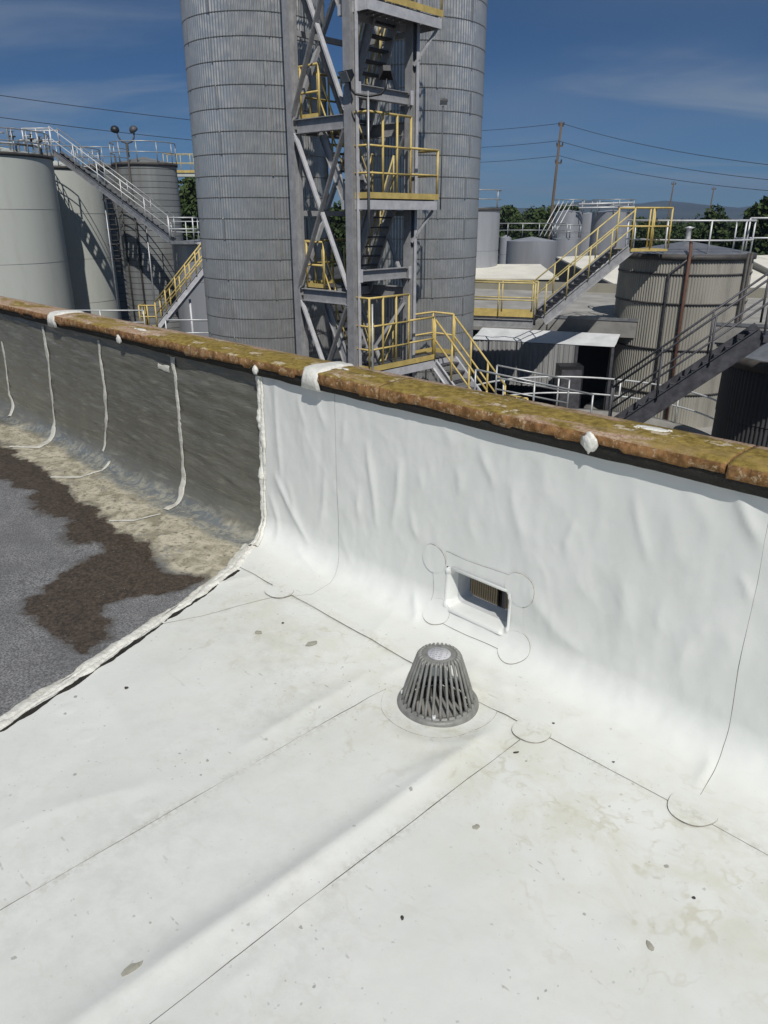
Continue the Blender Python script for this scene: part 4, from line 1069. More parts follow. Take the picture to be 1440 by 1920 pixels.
# pipes that carry the floodlights on the landings
def flood_pole(a, b, z0, z1, label, heads):
    t = empty('floodlight_pole', tw_.matrix_basis @ V3(a, b, z0), tw_.rotation_euler.z); tag(t, label, 'floodlight')
    MB().tube([(0, 0, 0), (0, 0, z1 - z0)], .026 if heads != 1 else .015, 8).build('pole', M['rail_grey' if heads != 1 else 'steel_dark'], t)
    h = z1 - z0
    if heads == 2:
        MB().tube([(k * .67, -k * .74, h + dz) for k, dz in ((-.40, .2), (-.38, .04), (-.28, -.06), (0, -.1), (.28, -.06), (.38, .06), (.40, .25))], .026, 8).build('yoke', M['black'], t)
        spots = [(-.30, .32, h + .30, -1), (.26, -.29, h + .36, 1)]
    elif heads == 1: spots = [(-.03, -.03, h + .10, -1)]
    else: spots = []
    for x, y, z, sg in spots:
        mb = MB(); ax = (Vector((-.9, .1, -.5)) if sg < 0 else Vector((.5, .6, -.45))).normalized() if heads == 2 else Vector((-.4, -.5, -.5)).normalized()
        s_ = ax.cross(Vector((0, 0, 1))).normalized(); u_ = s_.cross(ax)
        c = Vector((x, y, z)); k = .8 if heads == 2 else .45
        fr = [c + ax * .12 * k + s_ * (i * .19 * k) + u_ * (j * .15 * k) for i, j in ((-1, -1), (1, -1), (1, 1), (-1, 1))]
        bk = [c - ax * .14 * k + s_ * (i * .10 * k) + u_ * (j * .08 * k) for i, j in ((-1, -1), (1, -1), (1, 1), (-1, 1))]
        mb.add(fr + bk, [(0, 1, 2, 3), (7, 6, 5, 4)] + [(i, 4 + i, 4 + (i + 1) % 4, (i + 1) % 4) for i in range(4)])
        hd = mb.build('lamp_head', M['black'], t)
        MB().box(c + ax * (.125 * k), (.34 * k, .26 * k, .008), (s_, u_, ax)).build('lens', M['lens'], hd)
flood_pole(.03, -.50, 1.2, 4.1, 'black twin floodlight on a pipe at the upper yellow landing corner', 2)
flood_pole(2.62, -.5, 1.75, 4.05, 'small black floodlight on a thin pipe at the outer end of the landing', 1)
flood_pole(.12, -.50, -3.2, -.35, 'bare grey pipe standing at the lowest yellow landing corner', 0)

# ------------------------------------------------------------------ left tanks
def round_tank(name, x, D, rad, ztop, m, label, cat='tank', group=None, roof_h=0.0, rim=True, roofm=None, zb=GZ, n=72, courses=0, rimm=None):
    t = empty(name, (x, D, zb)); tag(t, label, cat, group); h = ztop - zb
    if courses:
        bh = h / courses; gap = min(.03, bh * .08); me = MB().lathe([(rad, gap), (rad, bh)], n).fixed('shell_course'); me.materials.append(m)
        for i in range(courses): o = obj('shell_course', me, t); o.location.z = i * bh
        MB().lathe([(rad - .015, 0), (rad - .015, h)], n).build('inner_shell', rimm or M['rim_dark'] if courses > 8 else m, t)
    else: MB().lathe([(rad, 0), (rad, h)], n).build('shell', m, t)
    if rim: MB().lathe([(rad - .02, h - .16), (rad + .07, h - .14), (rad + .07, h + .02), (rad - .06, h + .03)], n).build('rim', rimm or M['rim_dark'], t)
    MB().lathe([(rad - .03, h + .01), (rad * .5, h + .01 + roof_h * .5), (.01, h + .01 + roof_h)], n).build('tank_roof', roofm or m, t)
    return t
def ring_rail(t, rad, h, a0, a1, m, n=40, hh=1.07, r=.024, every=4, rails=(1, .5)):
    pts = arc((0, 0), rad, h, a0, a1, n); railing(t, pts, hh, m, rails, r, smooth=True, post_at=pts[::every])
T1R = 4.0; T1D = 44.0; T1X = upx(112, T1D) - T1R * 1.06; T1Z = 4.6
t1 = round_tank('storage_tank', T1X, T1D, T1R, T1Z, M['tank_white'], 'large pale white tank at the left edge of the photo', 'tank', 'pale tanks', .7, courses=4, n=120)
ring_rail(t1, T1R - .05, T1Z - GZ, R(-110), R(60), M['rail_grey'], 40, 1.1, .03, 3)
for k in range(8):
    a = R(-85 + 12 * k); p = Vector(((T1R - 1.0) * math.cos(a), (T1R - 1.0) * math.sin(a), T1Z - GZ + .2))
    MB().tube([p, p + Vector((0, 0, .5 + .25 * (k % 3))), p + Vector((.35, .1, .5 + .25 * (k % 3)))], .05, 6).build('roof_pipe', M['rail_grey'], t1)
for k in range(5):
    a = R(-70 + 22 * k); p = Vector(((T1R - .5) * math.cos(a), (T1R - .5) * math.sin(a), T1Z - GZ + .1)); q = Vector(((T1R - .5) * math.cos(a + .35), (T1R - .5) * math.sin(a + .35), T1Z - GZ + .45))
    MB().tube([p, p + Vector((0, 0, .35)), q, q + Vector((0, 0, .3))], .06, 6).build('roof_pipe', M['rail_grey' if k % 2 else 'rim_dark'], t1)
    MB().lathe([(.0, 0), (.16, .02), (.16, .08), (.03, .1), (.03, .25), (.14, .27), (.0, .3)], 10, (q.x, q.y, q.z + .28)).build('valve', M['rim_dark'], t1)
T2R = 3.0; T2D = 51.0; T2X = upx(203, T2D) - T2R * 1.05; T2Z = 4.35
t2 = round_tank('storage_tank', T2X, T2D, T2R, T2Z, M['tank_white'], 'pale white tank behind the descending grey stairs, beside the leftmost tank', 'tank', 'pale tanks', .5, courses=4, n=100)
ring_rail(t2, T2R - .05, T2Z - GZ, R(-180), R(60), M['rail_grey'], 40, 1.1, .03, 4)
MB().tube([(.6, -T2R - .02, 3.3), (.6, -T2R - .02, T2Z - GZ - 1.0)], .03, 6).build('level_pipe', M['rail_grey'], t2)
T3D = 48.5; T3R = (upx(338, T3D) - upx(225, T3D)) / 2; T3X = upx(281.5, T3D)
t3 = round_tank('storage_tank', T3X, T3D, T3R, 4.45, M['tank_grey'], 'grey banded silo tank under the twin floodlight', 'tank', None, .4, courses=32, n=64)
ring_rail(t3, T3R + .02, 4.45 - GZ, R(-190), R(20), M['rail_grey'], 30, 1.1, .028, 5)
MB().tube([(-.35, -T3R - .05, .3), (-.35, -T3R - .05, 11.6)], .055, 8).build('vent_pipe', M['rim_dark'], t3)
MB().tube([(-1.2, -T3R * .8, .3), (-1.2, -T3R * .8, 11.0)], .05, 8).build('riser_pipe', M['rim_dark'], t3)
T35X = upx(196, 55); t35 = round_tank('storage_tank', T35X, 55.5, 1.6, 4.7, M['tank_grey'], 'narrow shaded grey tank squeezed between the white tank and the banded silo tank', 'tank', None, .3, courses=20, n=48)
ring_rail(t35, 1.75, 4.7 - GZ, R(-190), R(10), M['rail_grey'], 24, 1.1, .028, 5)
# dark ladder-shaped frame standing in for the cast shadow of a railed landing
ld = empty('landing_shadow', (upx(208, 51.5), 51.6, -2.0)); tag(ld, 'dark ladder-like frame in place of a cast shadow, in the gap between the white tank and the banded silo tank', 'ladder')
for k in (-1, 1): MB().tube([(k * .25, 0, 0), (k * .25, 0, 4.9)], .035, 6).build('ladder_rail', M['rim_dark'], ld)
hm = MB().tube([(.42 * math.cos(R(a)), -.42 + .42 * math.sin(R(a)) * 1.0, 0) for a in range(60, -241, -20)], .04, 6).fixed('shadow_hoop'); hm.materials.append(M['rim_dark'])
for k in range(5): o = obj('shadow_hoop', hm, ld); o.location.z = 1.0 + .9 * k
rm = MB().tube([(-.25, 0, 0), (.25, 0, 0)], .02, 6).fixed('shadow_rung'); rm.materials.append(M['rim_dark'])
for k in range(15): o = obj('shadow_rung', rm, ld); o.location.z = .2 + .32 * k
# yellow-edged bridge behind, from the banded silo tank towards the tall silo
br = empty('walkway_bridge', (upx(326, 56), 56, 4.45)); tag(br, 'pale walkway bridge with railings behind the banded silo tank', 'walkway')
MB().bbox((-.2, -.5, -.35), (3.4, .5, -.12)).build('deck', M['tank_white'], br)
MB().bbox((-.2, -.56, -.115), (3.4, -.50, .05)).build('edge_strip', M['yellow'], br)
railing(br, [(-.2, -.5, -.05), (3.4, -.5, -.05)], 1.1, M['yellow_pale'], (1, .5), .024, .9); railing(br, [(-.2, .5, -.05), (3.4, .5, -.05)], 1.1, M['yellow_pale'], (1, .5), .024, .9)
# low pale tank by the tall silo
T4D = 46.0; T4Z = float(at(345, 455, 44).z); T4R = 2.2; T4X = upx(319, T4D) + T4R
t4 = round_tank('storage_tank', T4X, T4D, T4R, T4Z, M['tank_silver'], 'low silver tank half hidden by the left tall silo', 'tank', None, .15, courses=3, rimm=M['tank_silver'])
ring_rail(t4, T4R, T4Z - GZ, R(-150), R(30), M['rail_white'], 24, 1.1, .026, 5)
# long grey stairs from the big tank down to the low tank
pT = at(106, 286, 45.6); pB = at(324, 450, 43.6)
sr = empty('grey_stairs', (0, 0, 0)); tag(sr, 'long grey stairs sloping from the leftmost tank top down to the low silver tank', 'stairs')
stair(sr, pB, pT, .85, (.1, 1, 0), M['galv'], M['steel_dark'], 22, .30, .25)
for k in (-.45, .45): stair_rail(sr, pB, pT, (.1 * k, k, .1), M['rail_white'] if k < 0 else M['rail_grey'], 1.15, .03, 6)
MB().bbox((pB.x, pB.y - .5, pB.z - .2), (pB.x + 1.3, pB.y + .6, pB.z - .05)).build('landing', M['galv'], sr)
railing(sr, [(pB.x, pB.y - .5, pB.z), (pB.x + 1.3, pB.y - .5, pB.z), (pB.x + 1.3, pB.y + .6, pB.z)], 1.15, M['rail_white'], (1, .5), .035, .9)
MB().bbox((pT.x - 1.5, pT.y - .5, pT.z - .2), (pT.x, pT.y + .6, pT.z - .05)).build('landing', M['galv'], sr)
railing(sr, [(pT.x, pT.y + .6, pT.z), (pT.x - 1.5, pT.y + .6, pT.z), (pT.x - 1.5, pT.y - .5, pT.z), (pT.x, pT.y - .5, pT.z)], 1.15, M['rail_white'], (1, .5), .035, .9)
for k in (.25, .62):
    q = pB + (pT - pB) * k; MB().tube([q + Vector((0, .3, -.2)), (q.x, q.y + .3, GZ)], .05, 6).build('leg', M['galv'], sr)
# yellow stairs with a small landing
yl = empty('yellow_stairs', (0, 0, 0)); tag(yl, 'yellow railed stairs with light stringer, left of the left tall silo', 'stairs')
yb = at(300, 612, 37.5); yt = at(392, 497, 37.5)
stair(yl, yb, yt, .8, (0, 1, 0), M['steel_light'], M['steel_dark'], 14, .26, .22)
for k in (-.42, .42): stair_rail(yl, yb, yt, (0, k, .1), M['yellow'], 1.1, .035, 6)
MB().bbox((yb.x - 1.0, yb.y - .45, yb.z - .12), (yb.x + .05, yb.y + .45, yb.z)).build('landing', M['yellow'], yl)
railing(yl, [(yb.x, yb.y - .45, yb.z), (yb.x - .8, yb.y - .45, yb.z), (yb.x - .8, yb.y + .45, yb.z)], 1.05, M['yellow'], (1, .5), .035, .4)
for k in (-.9, -.1): MB().bbox((yb.x + k - .04, yb.y - .3, GZ), (yb.x + k + .04, yb.y + .3, yb.z - .125)).build('leg', M['yellow'], yl)
MB().tube([yb + Vector((1.6, 0, 1.3)), (yb.x + 1.6, yb.y, GZ)], .06, 6).build('leg', M['steel_light'], yl)
# pale guard rails low on the left
for i, (u0, v0, u1, v1, D, lab) in enumerate(((105, 582, 268, 576, 36, 'thin pale guard rail just above the coping, left of the yellow stairs'), (310, 600, 400, 598, 33, 'thin pale guard rail just above the coping, between yellow stairs and silo'))):
    a, b = at(u0, v0, D), at(u1, v1, D); b.z = a.z; t = empty('guard_rail', (a.x, a.y, a.z - 1.1)); tag(t, lab, 'guard rail')
    railing(t, [(0, 0, 0), (b.x - a.x, 0, 0)], 1.1, M['rail_white'], (1, .5), .03, 2.3)
# twin floodlight above the tanks
fp = at(238, 262, 47.5); fl2 = empty('twin_floodlight', (fp.x, fp.y, fp.z - .9)); tag(fl2, 'twin floodlight with curved arms above the left tanks', 'floodlight')
MB().tube([(0, 0, 0), (0, 0, .75)], .05, 8).build('pole', M['rim_dark'], fl2)
MB().tube([(-.52, 0, 1.35), (-.48, 0, 1.05), (-.3, 0, .80), (0, 0, .72), (.25, 0, .78), (.42, 0, 1.0), (.45, 0, 1.3)], .045, 8).build('yoke', M['steel_dark'], fl2)
for x, sg, lens in ((-.62, -1, 0), (.42, 1, 1)):
    o = MB().lathe([(.0, .20), (.14, .19), (.26, .10), (.31, -.02), (.31, -.12), (.0, -.12)], 16).build('lamp_head', M['black'] if not lens else M['steel_dark'], fl2)
    o.location = (x, 0, 1.45); o.scale = (.78, .78, .78); o.rotation_euler = (R(35), R(-20 * sg), 0)
    l = MB().lathe([(.0, 0), (.27, 0), (.27, -.02), (0, -.02)], 16).build('lens', M['lens'], o); l.location = (0, 0, -.125)

# ------------------------------------------------------------------ right: corrugated tank, walkway, stairs
T5D = 29.5; T5R = (upx(1416, T5D) - upx(1176, T5D)) / 2 * .985; T5X = upx(1296, T5D); T5Z = .30
t5 = empty('corrugated_tank', (T5X, T5D, GZ)); tag(t5, 'beige corrugated round tank with grey cone roof, right of the yellow walkway', 'tank')
hh = T5Z - GZ; bh = hh / 4
cm = cyl_band_mesh('corrugated_course', T5R, bh, 144, .017, M['tank_beige'], seg=864, lap=.02)
for i in range(4): o = obj('corrugated_course', cm, t5); o.location.z = i * bh
hm = MB().lathe([(T5R + .02, -.03), (T5R + .05, -.03), (T5R + .05, .03), (T5R + .02, .03)], 72).fixed('hoop'); hm.materials.append(M['rim_dark'])
for z in (bh, 2 * bh, 3 * bh, 3.62 * bh): o = obj('hoop', hm, t5); o.location.z = z
MB().lathe([(T5R - .02, hh - .16), (T5R + .10, hh - .14), (T5R + .10, hh + .04), (T5R - .05, hh + .05)], 72).build('rim', M['rim_dark'], t5)
MB().lathe([(T5R, hh + .05), (.12, hh + .42), (.001, hh + .42)], 72).build('tank_roof', M['galv'], t5)
MB().lathe([(.09, hh + .5), (.09, hh + .85), (.2, hh + .9), (.001, hh + .95)], 12).build('roof_vent', M['rail_white'], t5)
a0 = math.atan2(-1, -.32)
MB().tube([((T5R + .14) * math.cos(a0), (T5R + .14) * math.sin(a0), .2), ((T5R + .14) * math.cos(a0), (T5R + .14) * math.sin(a0), hh + .2), ((T5R - .4) * math.cos(a0), (T5R - .4) * math.sin(a0), hh + .5)], .06, 8).build('downpipe', M['rust_pipe'], t5)
a1_ = math.atan2(-1, -.62); MB().tube([((T5R + .10) * math.cos(a1_), (T5R + .10) * math.sin(a1_), .2), ((T5R + .10) * math.cos(a1_), (T5R + .10) * math.sin(a1_), hh - .6), ((T5R + .10) * math.cos(a0 + .05), (T5R + .10) * math.sin(a0 + .05), hh + .05)], .04, 8).build('conduit', M['steel_dark'], t5)
for k in (.74, .9): 
    a2 = math.atan2(-1, k); MB().tube([((T5R + .12) * math.cos(a2), (T5R + .12) * math.sin(a2), .1), ((T5R + .12) * math.cos(a2), (T5R + .12) * math.sin(a2), hh + .1)], .05, 8).build('riser', M['rim_dark'], t5)
MB().lathe([(T5R + .8, 0), (T5R + .8, .35), (T5R, .36)], 64).build('footing', M['concrete'], t5)
pts = arc((0, 0), T5R - .12, hh + .05, R(-205), R(20), 36); railing(t5, pts, 1.1, M['rail_white'], (1, .42), .032, smooth=True, post_at=pts[::6])
# pale top rail running on to the right towards the frame edge
rb = empty('guard_rail', (T5X + T5R - .3, T5D - .4, T5Z + .05)); tag(rb, 'pale guard rail running right from the corrugated tank top to the photo edge', 'guard rail')
railing(rb, [(0, 0, 0), (1.5, .2, 0), (5.0, .6, 0)], 1.18, M['rail_white'], (1, .42), .032, 1.5)

# walkway with yellow rails, then stairs up to the corrugated tank
wk = empty('yellow_walkway', (0, 0, 0)); tag(wk, 'yellow railed walkway right of the right tall silo with stairs up to the corrugated tank', 'walkway')
wa, wb = at(868, 583, 26.5), at(1000, 596, 25.8); wa.z = wb.z
side = (wb - wa).normalized().cross(Vector((0, 0, 1)))
MB().bar(wa - side * .42 + Vector((0, 0, -.03)), wb - side * .42 + Vector((0, 0, -.03)), .8, .05).build('deck', M['steel_dark'], wk)
MB().ibar(wa + Vector((0, 0, -.21)), wb + Vector((0, 0, -.21)), .12, .28).build('beam', M['steel_grey'], wk)
MB().ibar(wa - side * .85 + Vector((0, 0, -.21)), wb - side * .85 + Vector((0, 0, -.21)), .12, .28).build('beam', M['steel_grey'], wk)
railing(wk, [wa, wb], 1.12, M['yellow_pale'], (1, .5), .028, 1.05, .16, M['yellow'])
railing(wk, [wa - side * .85, wb - side * .85], 1.12, M['yellow_pale'], (1, .5), .028, 1.05, .16, M['yellow'])
st0 = wb + Vector((.1, 0, -.1)) - side * .42; st1 = at(1168, 466, 27.2)
dv = Vector((st1.x - st0.x, st1.y - st0.y, 0)).normalized(); sd = dv.cross(Vector((0, 0, 1)))
stair(wk, st0, st1, .8, sd, M['steel_grey'], M['steel_dark'], 16, .34, .26)
for k in (-.44, .44): stair_rail(wk, st0, st1, sd * k + Vector((0, 0, .14)), M['yellow_pale'], 1.08, .026, 5)
MB().bar(st1 - Vector((0, 0, .05)), st1 + dv * 1.5 - Vector((0, 0, .05)), .9, .07).build('landing', M['yellow'], wk)
railing(wk, [st1 + sd * .45, st1 + sd * .45 + dv * 1.5, st1 - sd * .45 + dv * 1.5], 1.3, M['yellow'], (1, .55), .03, .8)
railing(wk, [st1 - sd * .45, st1 - sd * .45 + dv * 1.3], 1.3, M['yellow'], (1, .55), .03, .7)
for k in (.02,): 
    q = wa + (wb - wa) * k - side * .4; MB().bar(q + Vector((0, 0, -.36)), (q.x, q.y, GZ), .16, .16).build('leg', M['steel_dark'], wk)

# dark stairs climbing to the right in front of the corrugated tank
ds = empty('dark_stairs', (0, 0, 0)); tag(ds, 'dark steel stairs climbing to the right in front of the corrugated tank', 'stairs')
d0, d1 = at(1140, 812, 17.6), at(1428, 622, 16.6)
dv = Vector((d1.x - d0.x, d1.y - d0.y, 0)).normalized(); sd = dv.cross(Vector((0, 0, 1)))
stair(ds, d0, d1, .85, sd, M['steel_dark'], M['steel_dark'], 14, .36, .27, thick=.05)
for k in (-.46, .46): stair_rail(ds, d0, d1, sd * k + Vector((0, 0, .14)), M['steel_dark'], 1.08, .026, 4)
scm = MB().box((0, 0, 0), (.16, .78, .06), (dv, sd, Vector((0, 0, 1)))).fixed('tread_pan'); scm.materials.append(M['galv'])
for i in range(14):
    o = obj('tread_pan', scm, ds); o.location = d0 + (d1 - d0) * ((i + .6) / 14) + Vector((0, 0, -.13))
MB().bar(d1 - Vector((0, 0, .1)), d1 + dv * 2.0 - Vector((0, 0, .1)), 1.0, .12).build('landing', M['steel_dark'], ds)
railing(ds, [d1 + sd * .5, d1 + sd * .5 + dv * 2], 1.15, M['rail_grey'], (1, .5), .026, .9)
# dark tank at the right edge
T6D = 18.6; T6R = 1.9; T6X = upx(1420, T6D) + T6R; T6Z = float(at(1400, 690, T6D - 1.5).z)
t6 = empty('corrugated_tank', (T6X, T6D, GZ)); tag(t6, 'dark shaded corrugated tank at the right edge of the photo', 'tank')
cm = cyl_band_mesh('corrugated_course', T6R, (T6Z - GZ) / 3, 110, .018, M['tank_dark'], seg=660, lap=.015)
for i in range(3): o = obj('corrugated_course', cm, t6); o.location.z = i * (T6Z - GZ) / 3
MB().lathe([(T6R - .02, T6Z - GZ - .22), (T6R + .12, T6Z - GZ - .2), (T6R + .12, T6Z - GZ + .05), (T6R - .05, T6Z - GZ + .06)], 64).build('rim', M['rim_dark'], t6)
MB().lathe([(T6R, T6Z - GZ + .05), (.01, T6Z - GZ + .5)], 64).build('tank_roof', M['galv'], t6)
# round sump with a curved pale guard rail between parapet and corrugated tank
SX, SD, SR = upx(1140, 21.2), 21.2, 3.9
sp_ = empty('round_sump', (SX, SD, GZ)); tag(sp_, 'low round basin ringed by a curved pale guard rail', 'basin')
ztop = 1.6 - .222 * 25.1 - GZ - 1.1 + .5
MB().lathe([(SR + .1, 0), (SR + .1, ztop - .08), (SR + .12, ztop), (SR - .25, ztop), (SR - .25, ztop - .6), (.01, ztop - .6)], 72).build('basin_shell', M['concrete'], sp_)
pts = arc((0, 0), SR, ztop, R(-30), R(210), 48); railing(sp_, pts, 1.1, M['rail_white'], (1, .5), .03, smooth=True, post_at=pts[::6])
# straight grey ramp rail and small platform rails by the yellow stairs
rp = empty('ramp_rail', (0, 0, 0)); tag(rp, 'straight grey guard rail sloping right beside the lowest yellow stairs', 'guard rail')
a, b = at(932, 685, 18.8), at(1068, 712, 18.8); dz = Vector((0, 0, 1.1))
railing(rp, [a - dz, b - dz], 1.1, M['rail_grey'], (1, .72, .45, .2), .024, 1.7)
a, b = at(892, 693, 17.6), at(1112, 740, 17.6)
railing(rp, [a - dz, b - dz], 1.1, M['rail_grey'], (1,), .026, 1.4)

# ------------------------------------------------------------------ buildings on the right
# low building with a grey flat roof, fascia, white tarp awning and vinyl curtain
lb = empty('low_building', (0, 0, 0)); tag(lb, 'low flat roofed building with white tarp awning and grey curtain behind the walkway', 'building')
fA, fB = at(880, 588, 30.5), at(1190, 640, 28.2); fB.z = fA.z
fd = (fB - fA).normalized(); fn = Vector((-fd.y, fd.x, 0))
if fn.y < 0: fn = -fn
zr = fA.z; E1 = fA - fd * 4; E2 = fB + fd * 12
def quadbox(mb, p, q, dep, z0, z1, nrm):
    P = [Vector((p.x, p.y, z0)), Vector((q.x, q.y, z0)), Vector((q.x, q.y, z0)) + nrm * dep, Vector((p.x, p.y, z0)) + nrm * dep]
    return mb.prism(P, (0, 0, z1 - z0))
quadbox(MB(), E1 + fn * .02, E2 + fn * .02, 11, zr - .12, zr, fn).build('roof', M['grey_roof'], lb)
quadbox(MB(), E1, E2, .018, zr - .62, zr + .03, fn).build('fascia', M['concrete'], lb)
quadbox(MB(), E1 - fn * .03, E2 - fn * .03, .028, zr - .02, zr + .09, fn).build('gutter', M['galv'], lb)
quadbox(MB(), E1 + fn * 5.0, E2 + fn * 5.0, .2, GZ, zr - .13, fn).build('wall', M['tank_dark'], lb)  # dark sheet colour carries the shade inside the open bay
# low parapet wall at the back of the flat roof
quadbox(MB(), E1 + fn * 10.8, E2 + fn * 10.8, .2, zr, zr + .45, fn).build('back_wall', M['tan_wall'], lb)
# awning: sloped tarp with a hanging curtain
aw0, aw1 = at(905, 614, 29.8), at(1160, 652, 28.0); aw1.z = aw0.z
o0, o1 = at(884, 636, 28.6), at(1150, 668, 26.8); o1.z = o0.z
n = 40; m_ = 10; vs = []
for i in range(n + 1):
    for j in range(m_ + 1):
        p = (aw0 + (aw1 - aw0) * (i / n)) * (1 - j / m_) + (o0 + (o1 - o0) * (i / n)) * (j / m_)
        vs.append(p + Vector((0, 0, (.03 * math.sin(i * .9) + .015 * math.sin(i * 2.3 + j)) * math.sin(j / m_ * math.pi))))
MB().add(vs, [(i * (m_ + 1) + j, (i + 1) * (m_ + 1) + j, (i + 1) * (m_ + 1) + j + 1, i * (m_ + 1) + j + 1) for i in range(n) for j in range(m_)], True).build('awning', M['tarp'], lb)
n = 220; vs = []
for j in range(5):
    for i in range(n + 1):
        p = o0 + (o1 - o0) * (i / n * .74); w_ = .05 * math.sin(i * .62) + .03 * math.sin(i * 1.7 + 1); vs.append((p.x, p.y + w_ * (.3 + .7 * j / 4), o0.z - .02 - 1.6 * j / 4))
MB().add(vs, [(j * (n + 1) + i, j * (n + 1) + i + 1, (j + 1) * (n + 1) + i + 1, (j + 1) * (n + 1) + i) for j in range(4) for i in range(n)], True).build('curtain', M['curtain'], lb)
for k in (.005, .75, .99):
    p = o0 + (o1 - o0) * k; MB().bar((p.x, p.y, p.z - .03), (p.x, p.y, GZ), .1, .1).build('awning_post', M['steel_dark'], lb)
# black equipment cabinet at the end of the curtain
cbp = at(1068, 690, 26.6); ec = empty('equipment_cabinet', (cbp.x, 26.6, GZ)); tag(ec, 'black equipment cabinet under the awning end', 'cabinet')
MB().bbox((-.42, -.35, 0), (.42, .35, cbp.z - GZ + .12)).build('body', M['black'], ec)
MB().bbox((-.36, -.37, .2), (.36, -.352, cbp.z - GZ)).build('door', M['steel_dark'], ec)

# mono-pitch sheds with white roofs
def shed(name, A, B, C, label):
    "gable end from ridge corner A down the rake to eave corner C; the ridge runs from A to B"
    A, B, C = at(*A), at(*B), at(*C); t = empty(name, (0, 0, 0)); tag(t, label, 'shed', 'white roofed sheds')
    B.z = A.z; D_ = B + (C - A); th = Vector((0, 0, .10))
    MB().prism([A, C, D_, B], th).build('roof', M['white_roof'], t)
    ins = (B - A).normalized() * .35
    MB().prism([(A.x, A.y, GZ), (C.x, C.y, GZ), (C.x, C.y, C.z - .01), (A.x, A.y, A.z - .01)], ins * .5).build('gable_wall', M['tan_wall'], t)
    MB().prism([(C.x, C.y, GZ), (D_.x, D_.y, GZ), (D_.x, D_.y, D_.z - .01), (C.x, C.y, C.z - .01)], Vector((0, .2, 0))).build('eave_wall', M['tan_wall'], t)
    n_ = (C - A).normalized(); MB().bar(A - ins * .1 - Vector((0, 0, .06)), C - ins * .1 - Vector((0, 0, .06)), .05, .2).build('rake_trim', M['concrete'], t)
shed('shed', (1043, 484, 58), (1330, 478, 66), (1195, 556, 44), 'tan shed with white roof, gable end behind the yellow stairs')
shed('shed', (1392, 482, 60), (1640, 478, 66), (1530, 552, 46), 'tan shed with white roof at the right edge behind the corrugated tank')
def low_shed(pl, pr, D0, dep, label):
    a, b = at(pl[0], pl[1], D0), at(pr[0], pr[1], D0); b.z = a.z; t = empty('shed', (0, 0, 0)); tag(t, label, 'shed', 'white roofed sheds')
    MB().prism([(a.x, a.y, GZ), (b.x, b.y, GZ), (b.x, b.y, a.z), a], (0, dep, 0)).build('wall', M['tan_wall'], t)
    MB().prism([a + Vector((-.2, -.25, .01)), b + Vector((.2, -.25, .01)), b + Vector((.2, dep, .5)), a + Vector((-.2, dep, .5))], (0, 0, .1)).build('roof', M['white_roof'], t)
low_shed((820, 524), (1040, 524), 50, 6, 'low white roofed shed strip behind the yellow walkway')
# ------------------------------------------------------------------ far silver tanks
T7D = 56; t7r = 2.0; t7 = round_tank('silver_tank', upx(937, T7D) - t7r * 1.0, T7D, t7r, float(at(920, 391, T7D).z), M['tank_silver'], 'tall slim silver tank just right of the right tall silo', 'tank', 'far silver tanks', .1, courses=3)
ring_rail(t7, t7r, float(at(920, 391, T7D).z) - GZ, R(-200), R(20), M['rail_grey'], 24, 1.15, .04, 6)
T8D = 66; t8r = (upx(1049, T8D) - upx(954, T8D)) / 2; z8 = float(at(1000, 452, T8D).z)
t8 = round_tank('silver_tank', upx(1001, T8D), T8D, t8r, z8, M['tank_silver'], 'wide low silver tank with a domed top in the middle distance', 'tank', 'far silver tanks', .35, rim=False, courses=2)
ring_rail(t8, t8r + 1.2, z8 - GZ + .25, R(20), R(170), M['rail_grey'], 24, 1.1, .04, 4)
for u0, u1, v, D, lab in ((1039, 1092, 398, 84, 'silver tank with a slanted ladder on its left side'), (1086, 1120, 402, 92, 'narrow silver tank half hidden between two bigger silver tanks'), (1111, 1184, 398, 84, 'rightmost big silver tank left of the yellow platform'),
                          (940, 962, 446, 74, 'small pale tank left of the wide low silver tank'), (1040, 1090, 448, 72, 'low silver tank in front of the one with the slanted ladder')):
    z = float(at((u0 + u1) / 2, v, D).z); r_ = (upx(u1, D) - upx(u0, D)) / 2
    t = round_tank('silver_tank', upx((u0 + u1) / 2, D), D, r_, z, M['tank_silver'], lab, 'tank', 'far silver tanks', .25, rim=False, courses=4)
    if u1 - u0 > 40: ring_rail(t, r_ + .1, z - GZ + .1, R(-200), R(20), M['rail_grey'], 24, 1.1, .045, 6)
fl_ = empty('slanted_ladder', (0, 0, 0)); tag(fl_, 'pale slanted ladder stair on the far silver tank', 'ladder')
p, q = at(1012, 443, 78), at(1048, 378, 80)
for k in (0, .45, .9, 1.35): MB().tube([p + Vector((k, 0, 0)), q + Vector((k, 0, 0))], .05, 6).build('ladder_rail', M['rail_white'], fl_)
ua = empty('pipe_rack', (0, 0, 0)); tag(ua, 'pale horizontal pipes and railings across the far silver tank tops', 'pipe rack')
for u0, v0, u1, v1 in ((1085, 383, 1186, 380), (1085, 390, 1190, 388)): MB().tube([at(u0, v0, 82), at(u1, v1, 82)], .10, 6).build('pipe', M['rail_white'], ua)
for u in (1092, 1120, 1150, 1178): MB().tube([at(u, 378, 82), at(u, 402, 82)], .06, 6).build('pipe_post', M['rail_grey'], ua)
